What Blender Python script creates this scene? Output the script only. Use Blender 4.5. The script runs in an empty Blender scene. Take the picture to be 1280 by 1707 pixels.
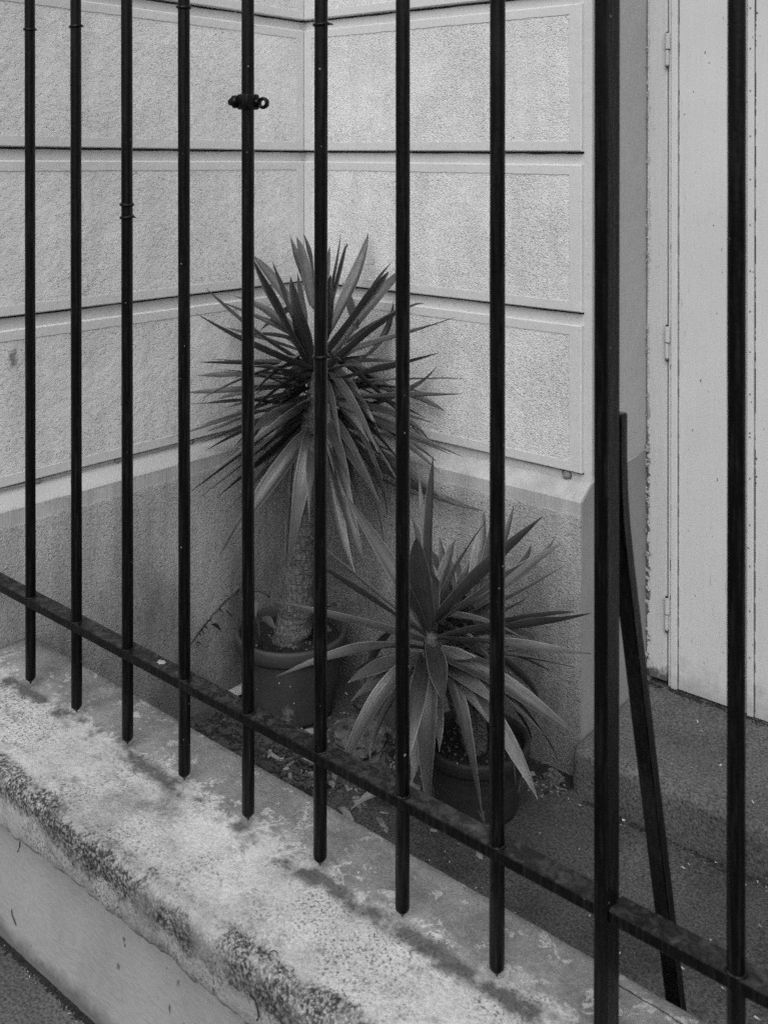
import bpy, bmesh, math, random
from mathutils import Vector, Matrix, noise as mnoise

scene = bpy.context.scene
C = scene.collection
R = math.radians
random.seed(11)
H = 1.232                      # eye height above the pavement (metres)

# ------------------------------------------------------------------ camera, sky, sun, exposure
cam_d = bpy.data.cameras.new('camera')
cam = bpy.data.objects.new('camera', cam_d)
C.objects.link(cam)
cam.location = (0, 0, H)
cam.rotation_euler = (R(90 - 0.22), 0, R(40.292))
cam_d.sensor_fit = 'HORIZONTAL'
cam_d.sensor_width = 36
cam_d.lens = 49.36
cam_d.shift_y = -0.4701
cam_d.clip_start = 0.02
cam_d.clip_end = 300
cam_d.dof.use_dof = True
cam_d.dof.focus_distance = 1.75
cam_d.dof.aperture_fstop = 9.0
scene.camera = cam

SUN_DIR = Vector((0.42, -0.70, 0.95)).normalized()      # towards the sun
elev = math.asin(SUN_DIR.z)
azim = math.atan2(SUN_DIR.x, SUN_DIR.y)
world = bpy.data.worlds.new('World')
scene.world = world
world.use_nodes = True
nt = world.node_tree
nt.nodes.clear()
sky = nt.nodes.new('ShaderNodeTexSky')
sky.sky_type = 'NISHITA'
sky.sun_disc = False
sky.sun_elevation = elev
sky.sun_rotation = azim
sky.air_density = 1.5
sky.dust_density = 4.0
bw = nt.nodes.new('ShaderNodeRGBToBW')                  # a black and white photograph: neutral skylight
bg = nt.nodes.new('ShaderNodeBackground')
bg.inputs['Strength'].default_value = 0.10
wo = nt.nodes.new('ShaderNodeOutputWorld')
nt.links.new(sky.outputs[0], bw.inputs[0])
nt.links.new(bw.outputs[0], bg.inputs['Color'])
nt.links.new(bg.outputs[0], wo.inputs['Surface'])

sun_d = bpy.data.lights.new('sun', 'SUN')
sun_d.energy = 1.0
sun_d.angle = R(50)
sun_d.color = (1, 1, 1)
sun = bpy.data.objects.new('sun', sun_d)
C.objects.link(sun)
sun.rotation_euler = SUN_DIR.to_track_quat('Z', 'Y').to_euler()

scene.view_settings.view_transform = 'Standard'
scene.view_settings.look = 'None'
scene.view_settings.gamma = 1
scene.view_settings.use_curve_mapping = False
scene.view_settings.exposure = 0.46
scene.cycles.use_denoising = False
scene.cycles.max_bounces = 6

# ------------------------------------------------------------------ helpers
def tag(o, label=None, cat=None, group=None, kind=None):
    if label: o['label'] = label
    if cat: o['category'] = cat
    if group: o['group'] = group
    if kind: o['kind'] = kind
    return o

def empty(name, loc, label, cat, group=None):
    o = bpy.data.objects.new(name, None)
    o.empty_display_size = 0.05
    o.location = loc
    C.objects.link(o)
    return tag(o, label, cat, group)

def add(name, me, parent=None, loc=None):
    o = bpy.data.objects.new(name, me)
    C.objects.link(o)
    if parent is not None:
        o.parent = parent
        # geometry is written in world coordinates: undo the parent's offset (parents are never rotated)
        p = parent; off = Vector((0, 0, 0))
        while p is not None:
            off += p.location; p = p.parent
        o.location = -off
    if loc is not None:
        o.location = o.location + Vector(loc)
    return o

def mesh(name, verts, faces, mats, midx=None, smooth=False, uvs=None):
    me = bpy.data.meshes.new(name)
    me.from_pydata([tuple(v) for v in verts], [], faces)
    for m in (mats if isinstance(mats, (list, tuple)) else [mats]):
        me.materials.append(m)
    if midx:
        me.polygons.foreach_set('material_index', midx)
    if smooth:
        me.polygons.foreach_set('use_smooth', [True] * len(me.polygons))
    if uvs:
        l = me.uv_layers.new(name='UVMap')
        for p in me.polygons:
            for li in p.loop_indices:
                l.data[li].uv = uvs[me.loops[li].vertex_index]
    me.update()
    return me

def bm_mesh(name, bm, mats, smooth=False):
    me = bpy.data.meshes.new(name)
    bmesh.ops.recalc_face_normals(bm, faces=bm.faces)
    bm.to_mesh(me); bm.free()
    for m in (mats if isinstance(mats, (list, tuple)) else [mats]):
        me.materials.append(m)
    if smooth:
        me.polygons.foreach_set('use_smooth', [True] * len(me.polygons))
    return me

def box_bm(bm, x0, x1, y0, y1, z0, z1, bevel=0.0, mi=0, seg=1):
    vs = [bm.verts.new((x, y, z)) for x in (x0, x1) for y in (y0, y1) for z in (z0, z1)]
    fs = [bm.faces.new([vs[i] for i in f]) for f in
          ((0, 1, 3, 2), (4, 6, 7, 5), (0, 4, 5, 1), (2, 3, 7, 6), (0, 2, 6, 4), (1, 5, 7, 3))]
    for f in fs: f.material_index = mi
    if bevel > 0:
        es = list({e for f in fs for e in f.edges})
        bmesh.ops.bevel(bm, geom=es, offset=bevel, segments=seg, profile=0.5, affect='EDGES')
    return vs

def tube(pts, radii, n=10, cap=True):
    """verts, faces of a tube through pts (Vectors)"""
    pts = [Vector(p) for p in pts]
    vs, fs = [], []
    for i, p in enumerate(pts):
        t = (pts[min(i + 1, len(pts) - 1)] - pts[max(i - 1, 0)]).normalized()
        a = Vector((0, 0, 1)) if abs(t.z) < 0.9 else Vector((1, 0, 0))
        s = t.cross(a).normalized(); u = s.cross(t)
        r = radii[i] if isinstance(radii, (list, tuple)) else radii
        for k in range(n):
            an = 2 * math.pi * k / n
            vs.append(p + s * (r * math.cos(an)) + u * (r * math.sin(an)))
    for i in range(len(pts) - 1):
        for k in range(n):
            a, b = i * n + k, i * n + (k + 1) % n
            fs.append((a, b, b + n, a + n))
    if cap:
        fs.append(tuple(range(n - 1, -1, -1)))
        fs.append(tuple(range((len(pts) - 1) * n, len(pts) * n)))
    return vs, fs

def lathe(prof, cx, cy, n=48, wob=0.0):
    vs, fs = [], []
    for i, (r, z) in enumerate(prof):
        for k in range(n):
            a = 2 * math.pi * k / n
            rr = r * (1 + wob * mnoise.noise(Vector((math.cos(a) * 2, math.sin(a) * 2, z * 12))))
            vs.append((cx + rr * math.cos(a), cy + rr * math.sin(a), z))
    for i in range(len(prof) - 1):
        for k in range(n):
            a, b = i * n + k, i * n + (k + 1) % n
            fs.append((a, b, b + n, a + n))
    return vs, fs

# ------------------------------------------------------------------ materials (all neutral greys)
class Mat:
    def __init__(self, name, rough=0.8, spec=0.3):
        self.m = bpy.data.materials.new(name)
        self.m.use_nodes = True
        self.t = self.m.node_tree
        self.b = self.t.nodes['Principled BSDF']
        self.b.inputs['Roughness'].default_value = rough
        self.b.inputs['Specular IOR Level'].default_value = spec
        tc = self.t.nodes.new('ShaderNodeTexCoord')
        self.co = tc.outputs['Object']; self.uv = tc.outputs['UV']
        geo = self.t.nodes.new('ShaderNodeNewGeometry')
        self.pos = geo.outputs['Position']
    def link(self, a, b): self.t.links.new(a, b)
    def val(self, x, sock):
        if hasattr(x, 'is_linked'): self.link(x, sock)
        else: sock.default_value = x
    def math(self, op, a, b=0.0, c=0.0, clamp=False):
        n = self.t.nodes.new('ShaderNodeMath'); n.operation = op; n.use_clamp = clamp
        self.val(a, n.inputs[0]); self.val(b, n.inputs[1])
        if op in ('MULTIPLY_ADD',): self.val(c, n.inputs[2])
        return n.outputs[0]
    def sep(self, v):
        n = self.t.nodes.new('ShaderNodeSeparateXYZ'); self.link(v, n.inputs[0]); return n.outputs
    def scale(self, v, s, off=(0, 0, 0)):
        n = self.t.nodes.new('ShaderNodeMapping'); self.link(v, n.inputs[0])
        n.inputs['Scale'].default_value = s if hasattr(s, '__len__') else (s, s, s)
        n.inputs['Location'].default_value = off
        return n.outputs[0]
    def noise(self, v, s=10, detail=4, rough=0.55, dist=0.0):
        n = self.t.nodes.new('ShaderNodeTexNoise'); self.link(v, n.inputs['Vector'])
        n.inputs['Scale'].default_value = s; n.inputs['Detail'].default_value = detail
        n.inputs['Roughness'].default_value = rough; n.inputs['Distortion'].default_value = dist
        return n.outputs['Fac']
    def voronoi(self, v, s, feat='F1', rnd=1.0):
        n = self.t.nodes.new('ShaderNodeTexVoronoi'); self.link(v, n.inputs['Vector'])
        n.feature = feat; n.inputs['Scale'].default_value = s; n.inputs['Randomness'].default_value = rnd
        return n.outputs['Distance']
    def ramp(self, f, *stops):
        """piecewise-linear map of f through (position, value) stops"""
        lo, hi = stops[0][0], stops[-1][0]
        m = self.t.nodes.new('ShaderNodeMapRange'); m.clamp = True
        self.link(f, m.inputs['Value'])
        m.inputs['From Min'].default_value, m.inputs['From Max'].default_value = lo, hi
        if len(stops) == 2:
            m.inputs['To Min'].default_value, m.inputs['To Max'].default_value = stops[0][1], stops[1][1]
            return m.outputs['Result']
        n = self.t.nodes.new('ShaderNodeValToRGB'); self.link(m.outputs['Result'], n.inputs[0])
        e = n.color_ramp.elements
        e[0].color = (stops[0][1],) * 3 + (1,); e[1].color = (stops[-1][1],) * 3 + (1,)
        for p, v in stops[1:-1]:
            x = e.new((p - lo) / (hi - lo)); x.color = (v, v, v, 1)
        b = self.t.nodes.new('ShaderNodeRGBToBW'); self.link(n.outputs[0], b.inputs[0])
        return b.outputs[0]
    def mix(self, f, a, b):
        n = self.t.nodes.new('ShaderNodeMix'); n.data_type = 'FLOAT'
        self.val(f, n.inputs[0]); self.val(a, n.inputs[2]); self.val(b, n.inputs[3])
        return n.outputs[0]
    def band(self, x, c, w, soft):
        """1 inside |x-c|<w, falling to 0 over soft"""
        d = self.math('ABSOLUTE', self.math('SUBTRACT', x, c))
        return self.math('SUBTRACT', 1.0, self.math('DIVIDE', self.math('SUBTRACT', d, w), soft, clamp=True), clamp=True)
    def bump(self, h, dist=0.002, strength=1.0, prev=None):
        n = self.t.nodes.new('ShaderNodeBump'); self.link(h, n.inputs['Height'])
        n.inputs['Distance'].default_value = dist; n.inputs['Strength'].default_value = strength
        if prev is not None: self.link(prev, n.inputs['Normal'])
        return n.outputs[0]
    def done(self, col, bump=None, rough=None):
        n = self.t.nodes.new('ShaderNodeCombineColor')
        for i in range(3): self.val(col, n.inputs[i])
        self.link(n.outputs[0], self.b.inputs['Base Color'])
        if bump is not None: self.link(bump, self.b.inputs['Normal'])
        if rough is not None: self.val(rough, self.b.inputs['Roughness'])
        return self.m

def m_paint(name, base, var=0.06, specks=True):
    """smooth painted render: faint blotches, fine pits"""
    k = Mat(name, 0.75, 0.25)
    a = k.noise(k.pos, 5, 5, 0.6); b = k.noise(k.scale(k.pos, (90, 90, 22)), 1, 4, 0.6)
    c = k.math('MULTIPLY_ADD', k.math('SUBTRACT', a, 0.5), var * 2.0, base)
    c = k.math('MULTIPLY_ADD', k.math('SUBTRACT', b, 0.5), var, c)
    if specks:
        s = k.ramp(k.noise(k.pos, 160, 2, 0.5), (0.24, 0.35), (0.29, 1.0))
        c = k.math('MULTIPLY', c, s)
    return k.done(c, k.bump(b, 0.0012, 0.6, k.bump(k.noise(k.pos, 30, 4, 0.6), 0.004, 0.35)))

def m_rough(name, base, amp=1.0, along=(1, 1, 1), dirt=0.0):
    """rough-cast render: worm-like lumps with pits"""
    k = Mat(name, 0.85, 0.15)
    p = k.scale(k.pos, along)
    h1 = k.noise(p, 150, 3, 0.6, 0.35)
    h2 = k.noise(p, 330, 3, 0.6, 0.3)
    h3 = k.noise(k.pos, 22, 2, 0.5)
    ridg = k.math('SUBTRACT', 1.0, k.math('MULTIPLY', k.math('ABSOLUTE', k.math('SUBTRACT', h1, 0.5)), 3.2), clamp=True)
    h = k.math('MULTIPLY_ADD', h2, 0.35, k.math('MULTIPLY_ADD', h3, 0.5, k.mix(0.3, h1, ridg)))
    patch = k.ramp(k.noise(k.pos, 6, 3, 0.6), (0.32, 0.55), (0.66, 1.35))
    h = k.math('MULTIPLY', h, patch)
    pits = k.ramp(k.math('MULTIPLY_ADD', k.math('SUBTRACT', 1.0, patch), 0.03, h1), (0.27, 0.45), (0.345, 1.0))
    oi = k.t.nodes.new('ShaderNodeObjectInfo')
    pits = k.math('MULTIPLY', pits, k.math('MULTIPLY_ADD', oi.outputs['Random'], 0.07, 0.955))
    if dirt:
        _, yy, zz_ = k.sep(k.pos)
        wn = k.math('MULTIPLY', k.math('SUBTRACT', k.noise(k.pos, 80, 3, 0.6), 0.5), 0.02)
        smu = k.math('MULTIPLY', k.band(k.math('ADD', yy, wn), 1.088, 0.004, 0.006), k.band(k.math('ADD', zz_, wn), H - 0.410, 0.010, 0.010))
        pits = k.math('MULTIPLY', pits, k.math('SUBTRACT', 1.0, k.math('MULTIPLY', smu, 0.6)))
    blot = k.math('MULTIPLY_ADD', k.math('SUBTRACT', k.noise(k.pos, 4, 4, 0.6), 0.5), 0.22, 1.0)
    strk = k.ramp(k.noise(k.scale(k.pos, (14, 14, 1.5)), 1, 4, 0.6), (0.3, 0.90), (0.6, 1.04))
    c = k.math('MULTIPLY', k.math('MULTIPLY', k.math('MULTIPLY', pits, strk), blot), base)
    return k.done(c, k.bump(h, 0.0046 * amp, 1.0))

def m_plinth(name, base, light, zedge, slope, y0, lightmix):
    """plinth: darker rough-cast, a tooled smooth band under the chamfer, light wall paint running over the top edge"""
    k = Mat(name, 0.85, 0.15)
    x, y, z = k.sep(k.pos)
    h1 = k.noise(k.scale(k.pos, (1, 1, 1.3)), 125, 3, 0.6, 0.6)
    h2 = k.noise(k.pos, 220, 3, 0.6)
    ridg = k.math('SUBTRACT', 1.0, k.math('MULTIPLY', k.math('ABSOLUTE', k.math('SUBTRACT', h1, 0.5)), 3.2), clamp=True)
    h = k.math('MULTIPLY_ADD', h2, 0.35, k.mix(0.5, h1, ridg))
    zz = k.math('SUBTRACT', z, k.math('MULTIPLY', k.math('SUBTRACT', y0, y), slope)) if slope else z
    wob = k.math('MULTIPLY', k.math('SUBTRACT', k.noise(k.pos, 45, 4, 0.6), 0.5), 0.02)
    zt = k.math('ADD', zz, wob)
    toolf = k.ramp(k.math('SUBTRACT', zt, zedge - 0.034), (0.0, 0.0), (0.006, 1.0))
    tool = k.noise(k.scale(k.pos, (260, 260, 10)), 1, 2, 0.5)
    hh = k.mix(toolf, h, k.math('MULTIPLY_ADD', tool, 0.25, 0.5))
    blot = k.math('MULTIPLY_ADD', k.math('SUBTRACT', k.noise(k.pos, 5, 5, 0.6), 0.5), 0.5, 1.0)
    c = k.math('MULTIPLY', k.math('MULTIPLY', k.ramp(h1, (0.26, 0.6), (0.36, 1.0)), blot), base)
    # damp grime towards the foot
    g = k.ramp(k.math('MULTIPLY_ADD', k.noise(k.scale(k.pos, (1, 1, .7)), 7, 6, 0.68), 1.3, k.math('MULTIPLY', z, -1.6)), (0.0, 0.0), (0.55, 1.0))
    c = k.math('MULTIPLY', c, k.ramp(k.noise(k.scale(k.pos, (16, 16, 2.2)), 1, 5, 0.65), (0.32, 0.78), (0.6, 1.08)))
    c = k.math('MULTIPLY', c, k.math('SUBTRACT', 1.0, k.math('MULTIPLY', g, 0.55)))
    if lightmix:
        lf = k.ramp(k.math('ADD', zz, k.math('MULTIPLY', k.math('SUBTRACT', k.noise(k.scale(k.pos, (60, 45, 60)), 1, 6, 0.7), 0.5), 0.055)),
                    (zedge - 0.004, 0.0), (zedge - 0.003, 1.0))
        c = k.mix(lf, c, k.math('MULTIPLY', light, blot))
        hh = k.mix(lf, hh, k.math('MULTIPLY_ADD', tool, 0.2, 0.6))
    return k.done(c, k.bump(hh, 0.005, 1.0))

def m_black(name, base=0.002, rough=0.24):
    """thick gloss paint on iron with brush marks, chips and dust"""
    k = Mat(name, rough, 0.2)
    n = k.noise(k.scale(k.pos, (160, 160, 14)), 1, 3, 0.6)
    l = k.noise(k.pos, 140, 4, 0.6)
    chip = k.ramp(k.noise(k.pos, 120, 1, 0.4), (0.80, 0.0), (0.83, 0.18))
    up = k.sep(k.t.nodes['Geometry'].outputs['Normal'])[2] if 'Geometry' in k.t.nodes else None
    dust = 0.0
    if up is not None:
        d = k.math('MULTIPLY', k.ramp(up, (0.6, 0.0), (0.95, 1.0)), k.ramp(k.noise(k.pos, 55, 6, 0.7, 0.6), (0.46, 0.004), (0.75, 0.07)))
        dust = d
    streak = k.ramp(k.noise(k.scale(k.pos, (240, 240, 16)), 1, 4, 0.7), (0.50, 0.0), (0.78, 0.014))
    c = k.math('ADD', k.math('ADD', k.math('MULTIPLY_ADD', n, base * 1.6, streak), chip), dust)
    r = k.math('MULTIPLY_ADD', l, 0.35, rough - 0.12)
    return k.done(c, k.bump(k.math('MULTIPLY_ADD', l, 0.5, n), 0.0012, 0.7), r)

def m_ground(name, base, fine=420, speck=0.35, dark=0.5):
    """grainy screed with white grains and dirt"""
    k = Mat(name, 0.8, 0.3)
    a = k.noise(k.pos, fine, 3, 0.7); b = k.noise(k.pos, 5, 6, 0.65)
    v = k.voronoi(k.pos, 75)
    s = k.ramp(v, (0.04, speck), (0.075, 0.0))
    s = k.math('MULTIPLY', s, k.ramp(k.noise(k.pos, 40, 2), (0.55, 0.0), (0.62, 1.0)))
    c = k.math('MULTIPLY', k.ramp(a, (0.32, 0.3), (0.68, 1.9)), base)
    c = k.math('MULTIPLY', c, k.ramp(b, (0.3, dark), (0.7, 1.25)))
    return k.done(k.math('ADD', c, s), k.bump(a, 0.002, 0.8, k.bump(k.noise(k.pos, 18, 4), 0.01, 0.3)))

def m_leaf(name, base):
    k = Mat(name, 0.3, 0.9)
    u = k.sep(k.uv)
    st = k.noise(k.scale(k.uv, (26, 1.2, 1)), 1, 3, 0.6)
    st2 = k.noise(k.scale(k.uv, (70, 3, 1)), 1, 2, 0.6)
    oi = k.t.nodes.new('ShaderNodeObjectInfo')
    c = k.math('MULTIPLY', k.ramp(st, (0.3, 0.6), (0.7, 1.35)), k.math('MULTIPLY_ADD', oi.outputs['Random'], base * 0.7, base * 0.7))
    edge = k.ramp(k.math('ABSOLUTE', k.math('SUBTRACT', u[0], 0.5)), (0.43, 0.0), (0.49, 1.0))
    c = k.math('MULTIPLY_ADD', edge, base * 2.2, c)
    c = k.math('MULTIPLY', c, k.ramp(k.noise(k.pos, 12, 3, 0.6), (0.3, 0.75), (0.7, 1.25)))
    spots = k.ramp(k.noise(k.pos, 210, 1, 0.5), (0.27, 0.3), (0.31, 1.0))
    c = k.math('MULTIPLY', c, spots)
    tip = k.ramp(u[1], (0.955, 0.0), (0.985, 1.0))
    c = k.mix(tip, c, k.ramp(oi.outputs['Random'], (0.55, 0.025), (0.75, 0.22)))
    tear = k.math('MULTIPLY', k.ramp(k.noise(k.scale(k.uv, (3, 9, 1)), 3, 4, 0.7), (0.60, 0.0), (0.68, 1.0)), k.ramp(k.math('ABSOLUTE', k.math('SUBTRACT', u[0], 0.5)), (0.3, 0.0), (0.48, 1.0)))
    c = k.mix(k.math('MULTIPLY', tear, 0.7), c, 0.2)
    k.b.inputs['Transmission Weight'].default_value = 0
    return k.done(c, k.bump(k.math('ADD', st, k.math('MULTIPLY', st2, 0.5)), 0.0015, 0.6), k.math('MULTIPLY_ADD', st2, 0.3, 0.16))

def m_simple(name, base, var=0.3, s=40, rough=0.8, bump=0.003, stretch=(1, 1, 1), spec=0.3):
    k = Mat(name, rough, spec)
    a = k.noise(k.scale(k.pos, stretch), s, 5, 0.65)
    c = k.math('MULTIPLY', k.ramp(a, (0.25, 1 - var), (0.75, 1 + var)), base)
    return k.done(c, k.bump(a, bump, 0.8))

def m_coping():
    """old painted coping: pale lichened front, greyer flaking back, drip stain under the bars, black algae on the nose"""
    k = Mat('coping_stone', 0.88, 0.15)
    x, y, z = k.sep(k.pos)
    big = k.noise(k.pos, 9, 6, 0.62); mid = k.noise(k.pos, 38, 6, 0.68, 0.4); fine = k.noise(k.pos, 190, 4, 0.7)
    c = k.ramp(big, (0.30, 0.28), (0.44, 0.44), (0.56, 0.53), (0.70, 0.60))
    c = k.math('MULTIPLY', c, k.ramp(fine, (0.28, 0.72), (0.6, 1.1)))
    # sooty speckle in patches
    sp = k.math('MULTIPLY', k.ramp(k.noise(k.pos, 240, 4, 0.7, 0.3), (0.52, 0.0), (0.60, 1.0)), k.ramp(k.noise(k.pos, 8, 5, 0.65), (0.42, 0.08), (0.58, 1.0)))
    c = k.mix(k.math('MULTIPLY', sp, 0.9), c, 0.07)
    pt = k.ramp(k.noise(k.scale(k.pos, (1, 1.6, 1)), 13, 6, 0.7, 0.5), (0.54, 0.0), (0.68, 0.75))
    c = k.mix(pt, c, k.math('MULTIPLY', fine, 0.3))
    # flaking grey layer behind the bars
    yb = k.math('MULTIPLY_ADD', k.math('SUBTRACT', mid, 0.5), 0.16, k.math('MULTIPLY_ADD', k.math('SUBTRACT', big, 0.5), 0.10, y))
    fl = k.ramp(yb, (1.004, 0.0), (1.022, 1.0))
    fl = k.math('MULTIPLY', fl, k.ramp(k.noise(k.pos, 30, 6, 0.7, 0.5), (0.57, 1.0), (0.585, 0.2)))
    grey = k.math('MULTIPLY', k.ramp(fine, (0.3, 0.7), (0.7, 1.15)), k.ramp(k.noise(k.pos, 14, 5, 0.65), (0.3, 0.15), (0.7, 0.32)))
    c = k.mix(fl, c, grey)
    # stain beneath the row of bars
    d = k.math('ABSOLUTE', k.math('SUBTRACT', k.math('MULTIPLY_ADD', k.math('SUBTRACT', mid, 0.5), 0.045, y), 0.992))
    st = k.ramp(d, (0.007, 1.0), (0.022, 0.0))
    st = k.math('MULTIPLY', st, k.ramp(k.noise(k.pos, 16, 3, 0.6), (0.42, 0.1), (0.54, 1.0)))
    c = k.mix(k.math('MULTIPLY', st, 0.85), c, 0.05)
    # algae on the rounded nose and upper face
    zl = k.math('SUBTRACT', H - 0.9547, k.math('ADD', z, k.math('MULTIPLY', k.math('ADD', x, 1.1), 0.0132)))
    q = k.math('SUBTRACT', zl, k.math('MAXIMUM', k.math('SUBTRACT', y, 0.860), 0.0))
    d2 = k.math('MULTIPLY_ADD', k.math('SUBTRACT', mid, 0.5), 0.035, k.math('MULTIPLY_ADD', k.math('SUBTRACT', big, 0.5), 0.09, q))
    d2 = k.math('MULTIPLY_ADD', k.math('SUBTRACT', fine, 0.5), 0.03, d2)
    ng = k.band(d2, 0.018, 0.017, 0.012)
    ng = k.math('MULTIPLY', ng, k.ramp(k.noise(k.pos, 210, 5, 0.75), (0.46, 1.0), (0.60, 0.2)))
    ng = k.math('MULTIPLY', ng, k.ramp(k.noise(k.pos, 7, 3, 0.6), (0.30, 0.35), (0.45, 1.0)))
    c = k.mix(k.math('MULTIPLY', ng, 0.97), c, 0.026)
    face = k.ramp(z, (H - 1.0, 0.75), (H - 0.97, 1.0))
    c = k.math('MULTIPLY', c, k.ramp(k.math('MULTIPLY_ADD', k.math('SUBTRACT', mid, 0.5), 0.03, q), (0.005, 1.0), (0.03, 0.66)))  # whole front face toned darker below the top edge
    h = k.math('MULTIPLY_ADD', fine, 0.5, k.math('MULTIPLY', mid, 0.8))
    # hairline crack along the back edge at the right
    ck = k.math('ABSOLUTE', k.math('SUBTRACT', k.math('MULTIPLY_ADD', k.math('SUBTRACT', mid, 0.5), 0.012, y), 1.090))
    ckm = k.math('MULTIPLY', k.ramp(ck, (0.0006, 1.0), (0.0014, 0.0)), k.ramp(x, (-0.60, 0.0), (-0.59, 1.0)))
    c = k.mix(ckm, c, 0.02)
    return k.done(c, k.bump(h, 0.004, 0.7))

def m_lowwall():
    k = Mat('low_wall_render', 0.85, 0.15)
    x, y, z = k.sep(k.pos)
    a = k.noise(k.pos, 6, 5, 0.6); b = k.noise(k.scale(k.pos, (60, 60, 200)), 1, 4, 0.65)
    c = k.math('MULTIPLY', k.ramp(a, (0.3, 0.85), (0.7, 1.1)), 0.32)
    c = k.math('MULTIPLY', c, k.ramp(b, (0.3, 0.88), (0.7, 1.08)))
    sp = k.ramp(k.noise(k.scale(k.pos, (70, 70, 45)), 1, 2, 0.5), (0.70, 0.0), (0.74, 1.0))
    sp = k.math('MULTIPLY', sp, k.ramp(k.noise(k.pos, 4.5, 2), (0.48, 0.0), (0.58, 1.0)))
    c = k.mix(k.math('MULTIPLY', sp, 0.8), c, 0.05)
    g = k.ramp(k.math('MULTIPLY_ADD', k.math('SUBTRACT', k.noise(k.pos, 25, 5, 0.65), 0.5), 0.05, z), (0.012, 1.0), (0.035, 0.0))
    c = k.mix(k.math('MULTIPLY', g, 0.7), c, 0.07)
    return k.done(c, k.bump(b, 0.002, 0.5))

def m_door():
    k = Mat('door_paint', 0.5, 0.35)
    x, y, z = k.sep(k.pos)
    a = k.noise(k.pos, 4, 4, 0.55); b = k.noise(k.scale(k.pos, (120, 120, 6)), 1, 3, 0.6)
    c = k.math('MULTIPLY_ADD', k.math('SUBTRACT', a, 0.5), 0.14, 0.58)
    c = k.math('MULTIPLY_ADD', k.math('SUBTRACT', b, 0.5), 0.05, c)
    chips = k.ramp(k.noise(k.scale(k.pos, (110, 110, 60)), 1, 2, 0.5), (0.735, 1.0), (0.755, 0.2))
    c = k.math('MULTIPLY', c, k.math('ADD', chips, 0.0))
    low = k.ramp(k.math('MULTIPLY_ADD', k.math('SUBTRACT', k.noise(k.pos, 22, 5, 0.7), 0.5), 0.22, z), (0.06, 0.7), (0.13, 1.0))
    c = k.math('MULTIPLY', c, low)
    zn = k.noise(k.scale(k.pos, (1, 1, 26)), 1, 3, 0.6)
    for xs, th in ((-0.9815, 0.50), (-0.8150, 0.47), (-0.8305, 0.62), (-0.9990, 0.60)):
        c = k.mix(k.math('MULTIPLY', k.band(x, xs, 0.0010, 0.0008), k.ramp(zn, (th, 0.0), (th + .03, 0.95))), c, 0.02)
    # scuffs worn into the paint
    sc = k.math('MULTIPLY', k.ramp(k.noise(k.scale(k.pos, (240, 240, 22)), 1, 3, 0.7), (0.63, 0.0), (0.68, 1.0)), k.ramp(k.noise(k.pos, 5.5, 2), (0.50, 0.0), (0.60, 1.0)))
    c = k.mix(k.math('MULTIPLY', sc, 0.5), c, 0.25)
    return k.done(c, k.bump(k.math('MULTIPLY_ADD', a, 2.0, b), 0.0015, 0.4))

def m_jamb():
    k = Mat('jamb_paint', 0.6, 0.3)
    x, y, z = k.sep(k.pos)
    b = k.noise(k.scale(k.pos, (120, 120, 8)), 1, 4, 0.6)
    c = k.math('MULTIPLY_ADD', k.math('SUBTRACT', b, 0.5), 0.08, 0.52)
    xx = k.math('MULTIPLY_ADD', k.math('SUBTRACT', k.noise(k.pos, 70, 5, 0.7), 0.5), 0.05, x)
    ch = k.ramp(xx, (-1.0520, 1.0), (-1.0495, 0.0))
    ch = k.math('MULTIPLY', ch, k.ramp(k.math('MULTIPLY_ADD', k.math('SUBTRACT', k.noise(k.pos, 6, 2), 0.5), 0.5, z), (0.45, 1.0), (0.75, 0.25)))
    c = k.mix(ch, c, 0.10)
    ft = k.ramp(k.math('MULTIPLY_ADD', k.math('SUBTRACT', k.noise(k.pos, 60, 4, 0.7), 0.5), 0.06, z), (0.085, 1.0), (0.10, 0.0))
    c = k.mix(k.math('MULTIPLY', ft, 0.85), c, 0.03)
    crz = k.ramp(k.math('ABSOLUTE', k.math('SUBTRACT', k.noise(k.scale(k.pos, (60, 60, 90)), 1, 2, 0.5, 0.8), 0.5)), (0.0, 0.75), (0.012, 1.0))
    c = k.math('MULTIPLY', c, crz)
    return k.done(c, k.bump(k.math('SUBTRACT', b, k.math('MULTIPLY', ch, 2.0)), 0.0018, 0.6))

def m_pot(name, base):
    k = Mat(name, 0.6, 0.3)
    x, y, z = k.sep(k.pos)
    a = k.noise(k.pos, 14, 5, 0.65); b = k.noise(k.scale(k.pos, (30, 30, 160)), 1, 3, 0.6)
    c = k.math('MULTIPLY', k.ramp(a, (0.3, 0.7), (0.7, 1.25)), base)
    s = k.ramp(k.voronoi(k.pos, 42), (0.045, 0.5), (0.075, 0.0))
    s = k.math('MULTIPLY', s, k.ramp(k.noise(k.pos, 30, 2), (0.5, 0.0), (0.56, 1.0)))
    salt = k.math('MULTIPLY', k.ramp(k.noise(k.pos, 10, 5, 0.65), (0.54, 0.0), (0.62, 1.0)), k.ramp(z, (0.015, 1.0), (0.05, 0.0)))
    c = k.mix(k.math('MULTIPLY', salt, 0.7), c, 0.28)
    return k.done(k.math('ADD', c, s), k.bump(b, 0.002, 0.4))

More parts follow.
